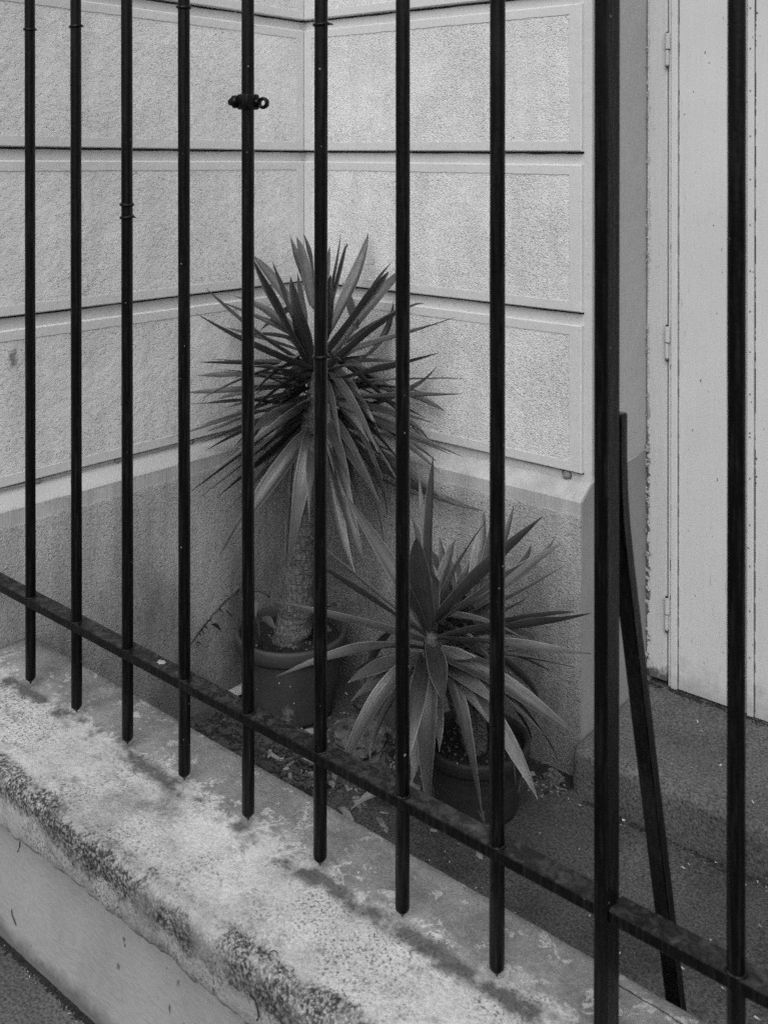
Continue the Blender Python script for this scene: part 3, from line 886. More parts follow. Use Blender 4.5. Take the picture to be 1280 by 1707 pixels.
# bent flat stay bracing the post from the courtyard
bm = bmesh.new()
path = [(1.0268, H - .286), (1.0268, H - .335), (1.0288, H - .37), (1.0342, H - .41), (1.0440, H - .457), (1.1720, H - 1.005), (1.246, ZG - .01)]
hw = .0094; rows = []
for i, (y, z) in enumerate(path):
    a = Vector(path[max(i - 1, 0)]); b = Vector(path[min(i + 1, len(path) - 1)])
    d = (b - a).normalized(); nn = Vector((-d.y, d.x)) * .0076
    if nn.x < 0: nn = -nn
    rows.append([bm.verts.new((PX1 + .001 - s * 2 * hw, y + o * nn.x, z + o * nn.y)) for s, o in ((0, -1), (0, 1), (1, 1), (1, -1))])
for i in range(len(rows) - 1):
    for j in range(4): bm.faces.new((rows[i][j], rows[i + 1][j], rows[i + 1][(j + 1) % 4], rows[i][(j + 1) % 4]))
bm.faces.new(rows[0]); bm.faces.new(list(reversed(rows[-1])))
bmesh.ops.bevel(bm, geom=list(bm.edges), offset=.0012, segments=2, affect='EDGES')
add('stay', bm_mesh('stay', bm, M['iron']), fence)
# bird dropping on the rail
vs = []; n = 16
for k in range(n):
    a = 2 * math.pi * k / n; rr = rng.uniform(.5, 1.1)
    vs.append((-1.305 + .0105 * rr * math.cos(a), 1.0085 + .0068 * rr * math.sin(a), RAILZ + zr_tilt(-1.305) + .0008))
vs.append((-1.305, 1.0085, RAILZ + zr_tilt(-1.305) + .0022))
add('bird_dropping', mesh('bird_dropping', vs, [(k, (k + 1) % n, n) for k in range(n)], M['drop'], smooth=True), fence)

# ------------------------------------------------------------------ pots
def pot(name, cx, cy, zrim, rrim, rbase, rimh, lip, m, label, ridges=0):
    e = empty(name, (cx, cy, ZG), label, 'flower pot')
    zb = ZG + .002
    zr0 = zrim - rimh
    rt = rrim - lip
    prof = [(0.0, zb), (rbase - .004, zb), (rbase, zb + .004)]
    N = 26
    for k in range(1, N):
        f = k / N
        r = rbase + (rt - .004 - rbase) * f ** .9
        if ridges:
            z = zb + (zr0 - zb) * f
            for q in ridges_z:
                r -= .0016 * math.exp(-((f - q) / .016) ** 2)
        prof.append((r, zb + (zr0 - zb) * f))
    prof += [(rt - .004, zr0), (rt - .001, zr0 - .0012)]
    vs, fs = lathe(prof, cx, cy, 72, .006)
    add('body', mesh('body', vs, fs, m, smooth=True), e)
    pr = [(rt - .002, zr0 - .001), (rrim - .004, zr0 - .001), (rrim - .001, zr0 + .002), (rrim, zrim - .006), (rrim - .001, zrim - .002), (rrim - .004, zrim), (rrim - .008, zrim), (rrim - .011, zrim - .003), (rrim - .013, zrim - .012), (rrim - .016, zrim - .05)]
    vs, fs = lathe(pr, cx, cy, 72, .004)
    add('rim', mesh('rim', vs, fs, m, smooth=True), e)
    # soil: lumpy disc
    vs, fs = [], []; nr, na = 22, 64; rs = rrim - .014
    for i in range(nr + 1):
        for k in range(na):
            r = rs * (i / nr); a = 2 * math.pi * k / na
            x, y = cx + r * math.cos(a), cy + r * math.sin(a)
            z = zrim - .026 + .004 * mnoise.noise(Vector((x * 30, y * 30, 0))) + .006 * abs(mnoise.noise(Vector((x * 110, y * 110, 2)))) + .005 * mnoise.noise(Vector((x * 220, y * 220, 4)))
            vs.append((x, y, z))
    for i in range(nr):
        for k in range(na):
            a, b = i * na + k, i * na + (k + 1) % na
            fs.append((a, b, b + na, a + na))
    add('soil', mesh('soil', vs, fs, M['soil']), e)
    bmg = bmesh.new(); rg = random.Random(int(cx * 1000))
    for k in range(70):
        a = rg.uniform(0, 6.283); r = rs * math.sqrt(rg.random()) * .97
        x, y = cx + r * math.cos(a), cy + r * math.sin(a); s = rg.uniform(.0015, .0042)
        t = bmesh.ops.create_icosphere(bmg, subdivisions=1, radius=s, matrix=Matrix.Translation((x, y, zrim - .020 + s * .3)) @ Matrix.Diagonal((1, rg.uniform(.6, 1), rg.uniform(.5, .9), 1)))
    g = add('soil_grains', bm_mesh('soil_grains', bmg, M['stone']), e); g['kind'] = 'stuff'
    return e
ridges_z = (.66, .74, .80)
POT1 = (-1.69, 1.67); POT2 = (-1.172, 1.656)
pot('clay_pot', POT1[0], POT1[1], H - 1.083, .1265, .094, .032, .006, M['pot'], 'larger round clay pot in the wall corner holding the tall yucca')
pot('ribbed_pot', POT2[0], POT2[1], H - 1.133, .104, .080, .026, .007, M['pot2'], 'smaller dark pot with grooved rings half hidden under the low yucca', ridges=1)

# ------------------------------------------------------------------ yuccas
def leaf_mesh(b, c, t, w, axis, seed):
    rg = random.Random(seed)
    b, c, t = Vector(b), Vector(c), Vector(t)
    N, prev = 16, None
    rad = Vector(((t.x + c.x) / 2 - axis.x, (t.y + c.y) / 2 - axis.y, 0))
    if rad.length < .01: rad = Vector((rg.uniform(-1, 1), rg.uniform(-1, 1), 0))
    rad.normalize()
    side0 = Vector((-rad.y, rad.x, 0))
    tw0, tw1 = rg.uniform(-.6, .6), rg.uniform(-.9, .9)
    fold = rg.uniform(.25, .62)
    wv, wp = rg.uniform(0, .14), rg.uniform(0, 6)
    vs, fs, uv = [], [], []
    for i in range(N + 1):
        s = i / N
        p = b * (1 - s) ** 2 + c * (2 * s * (1 - s)) + t * s * s
        d = ((c - b) * (1 - s) + (t - c) * s).normalized()
        sd = (side0 - d * side0.dot(d)).normalized()
        nn = sd.cross(d)
        if nn.dot(rad) < 0 and abs(d.z) > .8 and d.z < 0: pass
        a = tw0 * (1 - s) + tw1 * s
        sd2 = sd * math.cos(a) + nn * math.sin(a); n2 = sd2.cross(d)
        if s < .12: pw = .62 + .3 * s / .12
        else: pw = (.92 + .08 * math.sin(min(1, (s - .12) / .33) * math.pi / 2)) if s < .45 else max(0.0, 1 - ((s - .45) / .55) ** 1.45)
        hw = w * .5 * max(pw, .03)
        ripple = wv * hw * math.sin(s * 11 + wp)
        up = n2 if n2.z >= 0 else -n2
        for q in (-1, -.5, 0, .5, 1):
            vs.append(p + sd2 * (hw * q) + up * (fold * hw * abs(q) ** 1.3 + ripple * q))
            uv.append(((q + 1) / 2, s))
    for i in range(N):
        for j in range(4):
            a = i * 5 + j
            fs.append((a, a + 1, a + 6, a + 5))
    return vs, fs, uv

def stem_mesh(name, pts, radii, m, n=18, bark=.0):
    pts = [Vector(p) for p in pts]
    fine, rr = [], []
    S = 14
    for i in range(len(pts) - 1):
        for k in range(S):
            f = k / S
            fine.append(pts[i].lerp(pts[i + 1], f)); rr.append(radii[i] * (1 - f) + radii[i + 1] * f)
    fine.append(pts[-1]); rr.append(radii[-1])
    vs, fs = tube(fine, rr, n)
    for i, v in enumerate(vs):
        ax = fine[min(i // n, len(fine) - 1)]
        d = (v - ax); q = mnoise.noise(v * 45) * bark + mnoise.noise(Vector((v.x * 25, v.y * 25, v.z * 110))) * bark * .9
        vs[i] = v + d.normalized() * q if d.length > 1e-5 else v
    return mesh(name, vs, fs, m, smooth=True)

def yucca(label, loc, trunk_pts, trunk_r, leaves, mat, axis, seed, fill, stems=(), dead=0):
    e = empty('yucca', loc, label, 'plant')
    add('trunk', stem_mesh('trunk', trunk_pts, trunk_r, M['trunk'], 22, .0055), e)
    for pts, rr in stems:
        add('stem', stem_mesh('stem', pts, rr, M['trunk'], 12, .0015), e)
    for i, (b, c, t, w) in enumerate(leaves):
        vs, fs, uv = leaf_mesh(b, c, t, w * LW * (.88 if seed > 300 else 1.08), axis, seed + i)
        add('leaf', mesh('leaf', vs, fs, mat, smooth=True, uvs=uv), e)
    rg = random.Random(seed)
    for k in range(dead):
        a = rg.uniform(0, 6.283); L = rg.uniform(.12, .24)
        b = axis + Vector((.018 * math.cos(a), .018 * math.sin(a), rg.uniform(-.24, -.12)))
        c = b + Vector((.05 * math.cos(a), .05 * math.sin(a), .0)); t = b + Vector((.055 * math.cos(a), .055 * math.sin(a), -L))
        vs, fs, uv = leaf_mesh(b, c, t, rg.uniform(.012, .022), axis, seed + 1900 + k)
        o = add('leaf', mesh('leaf', vs, fs, M['dry'], smooth=True, uvs=uv), e); o['label'] = 'dry shrivelled leaf hanging under the crown'
    for k in range(fill[0]):
        a = rg.uniform(*fill[1]); el = rg.uniform(*fill[2]); L = rg.uniform(.16, .30) * fill[3]
        b = axis + Vector((0, 0, rg.uniform(-.10, .06)))
        d = Vector((math.cos(a) * math.cos(el), math.sin(a) * math.cos(el), math.sin(el)))
        t = b + d * L
        t.z -= L * .15
        # stay clear of both walls
        t.x = max(t.x, XP + .02 if t.z < H - .68 else XF + .02); t.y = min(t.y, YP - .02 if t.z < H - .68 else YFc - .02)
        c = (b + t) / 2 + Vector((0, 0, L * .12))
        vs, fs, uv = leaf_mesh(b, c, t, rg.uniform(.022, .034) * LW, axis, seed + 900 + k)
        add('leaf', mesh('leaf', vs, fs, mat, smooth=True, uvs=uv), e)
    return e
LW = 0.88
TALL_LEAVES = [
 ((-1.644,1.694,0.870), (-1.762,1.760,0.966), (-1.808,1.783,1.021), 0.024),
 ((-1.645,1.693,0.875), (-1.753,1.768,0.986), (-1.797,1.792,1.019), 0.028),
 ((-1.618,1.683,0.864), (-1.640,1.675,1.003), (-1.654,1.674,1.039), 0.034),
 ((-1.623,1.646,0.759), (-1.580,1.499,0.908), (-1.564,1.433,1.017), 0.036),
 ((-1.666,1.675,0.850), (-1.798,1.697,0.951), (-1.841,1.690,0.978), 0.026),
 ((-1.652,1.654,0.814), (-1.672,1.609,0.934), (-1.664,1.587,0.984), 0.032),
 ((-1.616,1.652,0.754), (-1.543,1.530,0.909), (-1.504,1.485,0.973), 0.046),
 ((-1.657,1.683,0.837), (-1.759,1.767,0.886), (-1.798,1.799,0.929), 0.016),
 ((-1.645,1.660,0.752), (-1.736,1.552,0.841), (-1.771,1.491,0.927), 0.028),
 ((-1.614,1.654,0.744), (-1.603,1.480,0.805), (-1.650,1.361,0.901), 0.038),
 ((-1.668,1.673,0.812), (-1.799,1.672,0.865), (-1.847,1.635,0.888), 0.032),
 ((-1.666,1.675,0.802), (-1.806,1.642,0.849), (-1.843,1.591,0.880), 0.026),
 ((-1.666,1.675,0.774), (-1.810,1.649,0.799), (-1.843,1.611,0.817), 0.022),
 ((-1.668,1.673,0.880), (-1.796,1.715,0.821), (-1.847,1.717,0.793), 0.028),
 ((-1.649,1.657,0.748), (-1.760,1.550,0.751), (-1.806,1.498,0.760), 0.022),
 ((-1.662,1.678,0.749), (-1.818,1.620,0.738), (-1.844,1.567,0.751), 0.028),
 ((-1.610,1.690,0.814), (-1.586,1.723,0.985), (-1.593,1.730,1.044), 0.024),
 ((-1.608,1.691,0.814), (-1.561,1.722,1.005), (-1.561,1.713,1.023), 0.034),
 ((-1.631,1.705,0.837), (-1.698,1.797,0.961), (-1.717,1.826,0.997), 0.018),
 ((-1.591,1.673,0.808), (-1.487,1.577,0.932), (-1.442,1.537,0.977), 0.030),
 ((-1.618,1.716,0.809), (-1.631,1.844,0.944), (-1.637,1.874,1.031), 0.032),
 ((-1.600,1.698,0.774), (-1.487,1.750,0.956), (-1.451,1.737,0.985), 0.030),
 ((-1.591,1.673,0.771), (-1.397,1.654,0.961), (-1.355,1.611,0.983), 0.030),
 ((-1.623,1.711,0.749), (-1.572,1.834,0.905), (-1.502,1.867,0.966), 0.036),
 ((-1.568,1.758,0.824), (-1.669,1.844,0.871), (-1.717,1.871,0.908), 0.022),
 ((-1.591,1.673,0.739), (-1.371,1.676,0.911), (-1.300,1.657,0.919), 0.030),
 ((-1.614,1.719,0.767), (-1.584,1.824,0.822), (-1.503,1.867,0.880), 0.026),
 ((-1.600,1.698,0.764), (-1.470,1.759,0.810), (-1.340,1.821,0.868), 0.036),
 ((-1.562,1.763,0.756), (-1.560,1.867,0.771), (-1.555,1.868,0.876), 0.032),
 ((-1.591,1.673,0.717), (-1.397,1.654,0.768), (-1.277,1.677,0.821), 0.038),
 ((-1.618,1.716,0.744), (-1.609,1.819,0.737), (-1.537,1.871,0.739), 0.030),
 ((-1.595,1.702,0.707), (-1.426,1.830,0.724), (-1.357,1.873,0.724), 0.026),
 ((-1.591,1.673,0.678), (-1.368,1.690,0.713), (-1.247,1.726,0.734), 0.030),
 ((-1.593,1.737,0.637), (-1.485,1.876,0.659), (-1.427,1.869,0.746), 0.032),
 ((-1.599,1.731,0.708), (-1.493,1.861,0.672), (-1.406,1.869,0.645), 0.036),
 ((-1.621,1.713,0.659), (-1.626,1.824,0.678), (-1.583,1.870,0.730), 0.040),
 ((-1.591,1.673,0.677), (-1.408,1.682,0.643), (-1.273,1.755,0.594), 0.040),
 ((-1.599,1.731,0.665), (-1.499,1.877,0.616), (-1.452,1.873,0.567), 0.030),
 ((-1.604,1.695,0.646), (-1.471,1.768,0.612), (-1.356,1.826,0.567), 0.030),
 ((-1.612,1.720,0.614), (-1.481,1.856,0.576), (-1.404,1.841,0.534), 0.030),
 ((-1.599,1.699,0.621), (-1.468,1.778,0.535), (-1.356,1.842,0.452), 0.038),
 ((-1.617,1.717,0.597), (-1.471,1.810,0.461), (-1.281,1.836,0.460), 0.036),
 ((-1.612,1.720,0.558), (-1.544,1.813,0.465), (-1.430,1.840,0.451), 0.026),
 ((-1.591,1.673,0.647), (-1.443,1.680,0.562), (-1.421,1.684,0.351), 0.042),
 ((-1.590,1.674,0.628), (-1.477,1.613,0.477), (-1.419,1.611,0.380), 0.034),
 ((-1.593,1.672,0.602), (-1.495,1.580,0.464), (-1.416,1.579,0.375), 0.044),
 ((-1.595,1.702,0.604), (-1.494,1.765,0.529), (-1.479,1.755,0.417), 0.036),
 ((-1.616,1.651,0.668), (-1.620,1.502,0.611), (-1.705,1.388,0.519), 0.036),
 ((-1.636,1.668,0.646), (-1.701,1.600,0.564), (-1.812,1.494,0.453), 0.034),
 ((-1.655,1.684,0.620), (-1.752,1.658,0.522), (-1.812,1.557,0.446), 0.028),
 ((-1.655,1.684,0.605), (-1.746,1.681,0.511), (-1.817,1.589,0.406), 0.028),
 ((-1.615,1.653,0.609), (-1.600,1.528,0.536), (-1.666,1.440,0.388), 0.040),
 ((-1.613,1.655,0.606), (-1.542,1.572,0.600), (-1.557,1.523,0.334), 0.038),
 ((-1.612,1.655,0.593), (-1.516,1.553,0.576), (-1.475,1.509,0.481), 0.018),
 ((-1.643,1.661,0.713), (-1.757,1.560,0.730), (-1.816,1.505,0.727), 0.030),
 ((-1.626,1.643,0.724), (-1.571,1.506,0.777), (-1.567,1.431,0.793), 0.032),
 ((-1.642,1.663,0.700), (-1.754,1.556,0.693), (-1.830,1.479,0.692), 0.028),
 ((-1.640,1.665,0.691), (-1.706,1.562,0.671), (-1.781,1.451,0.681), 0.032),
 ((-1.659,1.681,0.705), (-1.795,1.646,0.675), (-1.840,1.584,0.657), 0.028),
 ((-1.659,1.681,0.690), (-1.818,1.642,0.639), (-1.845,1.610,0.631), 0.026),
 ((-1.613,1.655,0.689), (-1.562,1.514,0.695), (-1.548,1.447,0.707), 0.032),
 ((-1.638,1.666,0.701), (-1.713,1.575,0.645), (-1.843,1.438,0.596), 0.036),
 ((-1.657,1.682,0.673), (-1.818,1.613,0.603), (-1.842,1.554,0.589), 0.026),
 ((-1.657,1.682,0.655), (-1.806,1.614,0.586), (-1.846,1.533,0.565), 0.032),
 ((-1.640,1.665,0.661), (-1.736,1.551,0.603), (-1.769,1.491,0.574), 0.028),
 ((-1.618,1.650,0.682), (-1.575,1.503,0.676), (-1.567,1.431,0.660), 0.030),
 ((-1.653,1.686,0.615), (-1.751,1.709,0.528), (-1.818,1.653,0.476), 0.028),
 ((-1.652,1.687,0.630), (-1.745,1.730,0.568), (-1.820,1.683,0.535), 0.030),
 ((-1.617,1.717,0.586), (-1.603,1.803,0.570), (-1.516,1.844,0.531), 0.034),
 ((-1.612,1.720,0.620), (-1.596,1.825,0.596), (-1.525,1.873,0.570), 0.034),
]
LOW_LEAVES = [
 ((-1.193,1.545,0.339), (-1.194,1.544,0.528), (-1.191,1.546,0.660), 0.050),
 ((-1.210,1.557,0.391), (-1.294,1.644,0.500), (-1.324,1.671,0.575), 0.014),
 ((-1.209,1.558,0.343), (-1.302,1.656,0.442), (-1.355,1.683,0.474), 0.032),
 ((-1.184,1.526,0.343), (-1.116,1.401,0.524), (-1.078,1.354,0.590), 0.050),
 ((-1.167,1.594,0.370), (-1.275,1.674,0.402), (-1.333,1.693,0.422), 0.028),
 ((-1.191,1.546,0.342), (-1.174,1.572,0.441), (-1.123,1.625,0.537), 0.034),
 ((-1.150,1.607,0.343), (-1.194,1.711,0.436), (-1.208,1.734,0.506), 0.046),
 ((-1.136,1.619,0.417), (-1.185,1.750,0.502), (-1.202,1.802,0.532), 0.022),
 ((-1.144,1.612,0.370), (-1.161,1.758,0.454), (-1.179,1.798,0.509), 0.030),
 ((-1.176,1.533,0.359), (-1.038,1.493,0.510), (-0.941,1.523,0.610), 0.042),
 ((-1.144,1.612,0.370), (-1.138,1.791,0.386), (-1.164,1.839,0.418), 0.030),
 ((-1.176,1.533,0.354), (-1.012,1.489,0.485), (-0.939,1.472,0.552), 0.042),
 ((-1.132,1.623,0.386), (-1.111,1.791,0.400), (-1.106,1.839,0.448), 0.024),
 ((-1.133,1.596,0.376), (-1.078,1.646,0.438), (-1.010,1.706,0.497), 0.036),
 ((-1.191,1.546,0.332), (-1.110,1.605,0.365), (-0.991,1.696,0.467), 0.040),
 ((-1.161,1.599,0.333), (-1.181,1.759,0.290), (-1.170,1.841,0.308), 0.030),
 ((-1.168,1.566,0.324), (-1.004,1.655,0.358), (-0.929,1.669,0.401), 0.060),
 ((-1.167,1.593,0.323), (-1.102,1.779,0.308), (-1.061,1.840,0.307), 0.036),
 ((-1.168,1.540,0.329), (-1.007,1.493,0.416), (-0.957,1.456,0.448), 0.030),
 ((-1.146,1.612,0.315), (-1.108,1.780,0.281), (-1.128,1.795,0.239), 0.030),
 ((-1.168,1.540,0.327), (-1.018,1.511,0.375), (-0.879,1.578,0.377), 0.034),
 ((-1.181,1.556,0.293), (-1.100,1.617,0.302), (-0.979,1.712,0.269), 0.036),
 ((-1.171,1.538,0.303), (-1.041,1.537,0.302), (-0.922,1.633,0.187), 0.048),
 ((-1.159,1.574,0.293), (-1.020,1.652,0.195), (-0.981,1.645,0.119), 0.036),
 ((-1.135,1.568,0.270), (-0.994,1.525,0.199), (-0.943,1.511,0.137), 0.034),
 ((-1.142,1.588,0.249), (-1.074,1.638,0.108), (-1.068,1.635,0.054), 0.024),
 ((-1.137,1.619,0.261), (-1.126,1.785,0.076), (-1.150,1.818,0.024), 0.026),
 ((-1.154,1.604,0.306), (-1.136,1.788,0.182), (-1.146,1.842,0.100), 0.026),
 ((-1.168,1.540,0.283), (-1.095,1.490,0.281), (-1.056,1.515,0.045), 0.052),
 ((-1.182,1.529,0.313), (-1.084,1.428,0.329), (-1.042,1.384,0.316), 0.046),
 ((-1.185,1.525,0.286), (-1.138,1.454,0.239), (-1.128,1.456,0.024), 0.046),
 ((-1.192,1.520,0.292), (-1.117,1.400,0.304), (-1.091,1.343,0.205), 0.042),
 ((-1.200,1.539,0.238), (-1.188,1.498,0.136), (-1.174,1.459,0.094), 0.032),
 ((-1.192,1.546,0.249), (-1.162,1.528,0.190), (-1.143,1.501,0.146), 0.028),
 ((-1.194,1.518,0.294), (-1.208,1.396,0.290), (-1.263,1.344,0.082), 0.050),
 ((-1.210,1.530,0.271), (-1.251,1.443,0.184), (-1.228,1.410,0.132), 0.034),
 ((-1.208,1.532,0.276), (-1.250,1.449,0.260), (-1.258,1.394,0.242), 0.032),
 ((-1.205,1.535,0.286), (-1.250,1.450,0.292), (-1.264,1.391,0.274), 0.036),
 ((-1.219,1.549,0.283), (-1.357,1.579,0.220), (-1.418,1.569,0.175), 0.026),
 ((-1.189,1.522,0.308), (-1.196,1.363,0.381), (-1.288,1.236,0.336), 0.036),
 ((-1.203,1.536,0.315), (-1.288,1.452,0.356), (-1.409,1.337,0.398), 0.032),
 ((-1.203,1.536,0.329), (-1.296,1.453,0.432), (-1.374,1.381,0.529), 0.030),
 ((-1.191,1.520,0.334), (-1.205,1.337,0.478), (-1.230,1.249,0.551), 0.030),
 ((-1.214,1.553,0.328), (-1.318,1.572,0.425), (-1.390,1.511,0.564), 0.038),
 ((-1.231,1.539,0.328), (-1.360,1.595,0.281), (-1.419,1.606,0.133), 0.040),
 ((-1.177,1.585,0.378), (-1.263,1.676,0.392), (-1.298,1.705,0.444), 0.026),
 ((-1.173,1.589,0.391), (-1.240,1.664,0.398), (-1.252,1.681,0.425), 0.016),
 ((-1.163,1.597,0.391), (-1.241,1.695,0.379), (-1.271,1.729,0.401), 0.018),
 ((-1.200,1.539,0.343), (-1.220,1.514,0.432), (-1.226,1.501,0.509), 0.034),
 ((-1.188,1.523,0.341), (-1.130,1.389,0.468), (-1.102,1.334,0.537), 0.032),
 ((-1.152,1.606,0.391), (-1.225,1.665,0.370), (-1.209,1.694,0.418), 0.030),
 ((-1.157,1.602,0.351), (-1.224,1.668,0.374), (-1.262,1.654,0.381), 0.030),
 ((-1.146,1.612,0.340), (-1.201,1.731,0.322), (-1.205,1.790,0.371), 0.036),
 ((-1.184,1.579,0.295), (-1.201,1.711,0.238), (-1.174,1.775,0.178), 0.030),
 ((-1.188,1.575,0.272), (-1.222,1.697,0.177), (-1.188,1.771,0.091), 0.026),
]

c1 = Vector((-1.622, 1.686, H - .50)); c2 = Vector((-1.194, 1.546, H - .905))
t1 = [(POT1[0] - .002, POT1[1] - .004, H - 1.125), (-1.680, 1.674, H - 1.06), (-1.662, 1.678, H - .90), (-1.645, 1.682, H - .74), (-1.630, 1.685, H - .58), (-1.622, 1.686, H - .50)]
yucca('tall yucca on a thick bare trunk, spiky crown above the corner pot', (POT1[0], POT1[1], H - 1.11), t1, [.0440, .0385, .0345, .031, .027, .012], TALL_LEAVES, M['leaf'], c1, 100,
      (70, (-.6, 4.4), (-1.0, .5), 1.05),
      stems=[([(-1.652, 1.655, H - .86), (-1.650, 1.650, H - .76), (-1.648, 1.652, H - .70)], [.004, .0035, .003])], dead=7)
t2 = [(POT2[0], POT2[1], H - 1.175), (-1.178, 1.640, H - 1.10), (-1.190, 1.585, H - 1.0), (-1.196, 1.550, H - .93), (-1.194, 1.545, H - .90)]
yucca('low spreading yucca with broad arching leaves close behind the bars', (POT2[0], POT2[1], H - 1.16), t2, [.022, .020, .018, .016, .009], LOW_LEAVES, M['leaf2'], c2, 500,
      (40, (-.2, 2.6), (-.4, 1.0), .8),
      stems=[([(-1.165, 1.660, H - 1.175), (-1.150, 1.640, H - 1.05), (-1.150, 1.610, H - .93)], [.014, .012, .008])])

# ------------------------------------------------------------------ weed in the larger pot
weed = empty('trailing_weed', (-1.735, 1.625, H - 1.11), 'thin trailing weed leaning out of the larger pot along the wall', 'weed')
def small_leaf(b, t, w, droop=.3, seed=0):
    rg = random.Random(seed); b, t = Vector(b), Vector(t)
    c = (b + t) / 2 + Vector((0, 0, (t - b).length * droop))
    d0 = (t - b).normalized(); sd = d0.cross(Vector((0, 0, 1)))
    if sd.length < .1: sd = Vector((1, 0, 0))
    sd.normalize(); a = rg.uniform(-.8, .8); n0 = sd.cross(d0); sd = sd * math.cos(a) + n0 * math.sin(a)
    vs, fs, N = [], [], 8
    for i in range(N + 1):
        s = i / N; p = b * (1 - s) ** 2 + c * 2 * s * (1 - s) + t * s * s
        hw = w / 2 * max(.04, math.sin(math.pi * s ** .8))
        for q in (-1, 0, 1): vs.append(p + sd * hw * q + Vector((0, 0, abs(q) * hw * .3)))
    for i in range(N):
        for j in range(2): fs.append((i * 3 + j, i * 3 + j + 1, i * 3 + j + 4, i * 3 + j + 3))
    return mesh('leaf', vs, fs, M['weed'], smooth=True)
WEED_STEMS = [
 ('s', [(-1.7900,1.6418,0.1914), (-1.7900,1.6193,0.2281), (-1.8150,1.6251,0.2153), (-1.8150,1.6030,0.2078), (-1.8150,1.5812,0.2005), (-1.8150,1.5597,0.1881), (-1.8150,1.5464,0.1834), (-1.8150,1.5411,0.1750)], .0016),
 ('s', [(-1.8150,1.5411,0.1750), (-1.8150,1.5358,0.1748), (-1.8150,1.5201,0.1660), (-1.8150,1.5071,0.1564), (-1.8150,1.4943,0.1469), (-1.8150,1.4815,0.1384)], .0012),
 ('s', [(-1.6823,1.5695,0.1448), (-1.6889,1.5704,0.1881), (-1.6959,1.5644,0.2403), (-1.7024,1.5459,0.2706)], .0022),
 ('s', [(-1.6901,1.5431,0.2623), (-1.6841,1.5482,0.2755), (-1.6741,1.5567,0.2749), (-1.6641,1.5652,0.2689), (-1.6560,1.5720,0.2597)], .0020),
 ('s', [(-1.8150,1.5253,0.1652), (-1.8150,1.5319,0.1588)], .0009),
 ('s', [(-1.8150,1.5162,0.1613), (-1.8150,1.5214,0.1514)], .0009),
 ('s', [(-1.8150,1.5084,0.1559), (-1.8150,1.5136,0.1491)], .0009),
 ('s', [(-1.8150,1.5893,0.1781), (-1.8150,1.6057,0.1590)], .0009),
]
WEED_LEAVES = [
 ((-1.8150,1.6251,0.2279), (-1.8150,1.6085,0.2112), 0.011),
 ((-1.8150,1.5650,0.1904), (-1.8150,1.5858,0.1607), 0.009),
 ((-1.8150,1.5424,0.1643), (-1.8150,1.5736,0.1354), 0.008),
 ((-1.8150,1.5020,0.1381), (-1.8150,1.5258,0.1108), 0.009),
 ((-1.8150,1.4968,0.1500), (-1.8150,1.5020,0.1230), 0.006),
 ((-1.8000,1.6145,0.2062), (-1.8000,1.5802,0.1978), 0.013),
 ((-1.8150,1.5758,0.2163), (-1.8150,1.5948,0.2074), 0.004),
 ((-1.6821,1.5499,0.2544), (-1.6643,1.5388,0.2240), 0.014),
 ((-1.6691,1.5610,0.2150), (-1.6325,1.5657,0.1979), 0.014),
 ((-1.6941,1.5397,0.2781), (-1.6752,1.5295,0.2604), 0.010),
 ((-1.6300,1.7121,0.1897), (-1.5931,1.7172,0.2080), 0.026),
 ((-1.6290,1.7129,0.1556), (-1.6069,1.7054,0.1512), 0.012),
 ((-1.6634,1.6838,0.2034), (-1.6348,1.6818,0.2053), 0.020),
]

for name, pts, r in WEED_STEMS:
    vs, fs = tube(pts, [r * 2.1 * (1 - .45 * i / (len(pts) - 1)) for i in range(len(pts))], 6)
    add('stem', mesh('stem', vs, fs, M['twig'] if r < .0014 else M['weed'], smooth=True), weed)
for i, (b, t, w) in enumerate(WEED_LEAVES):
    add('leaf', small_leaf(b, t, w * 1.25, .25, i), weed)

# ------------------------------------------------------------------ things lying on the courtyard floor
def lump(name, c, r, m, seed, flat=.6, sub=4, rough=.35):
    bm = bmesh.new(); bmesh.ops.create_icosphere(bm, subdivisions=sub, radius=1)
    for v in bm.verts:
        n = v.co.normalized(); o = Vector((seed, 0, 0))
        f = 1 + rough * mnoise.noise(n * 1.6 + o) + rough * .5 * mnoise.noise(n * 5 + o) + rough * .25 * mnoise.noise(n * 14 + o)
        v.co = Vector((n.x * r[0] * f, n.y * r[1] * f, n.z * r[2] * f))
        v.co += Vector(c)
    return bm_mesh(name, bm, m)
tag(add('broken_stone', lump('broken_stone', (-1.455, 1.640, ZG + .022), (.075, .055, .042), M['stone'], 3)), 'rough mossy lump of broken stone between the two pots', 'stone')
tag(add('broken_stone', lump('broken_stone', (-1.36, 1.57, ZG + .012), (.05, .035, .024), M['stone'], 8)), 'flat pale stone fragment beside the grooved pot, under drooping leaves', 'stone')
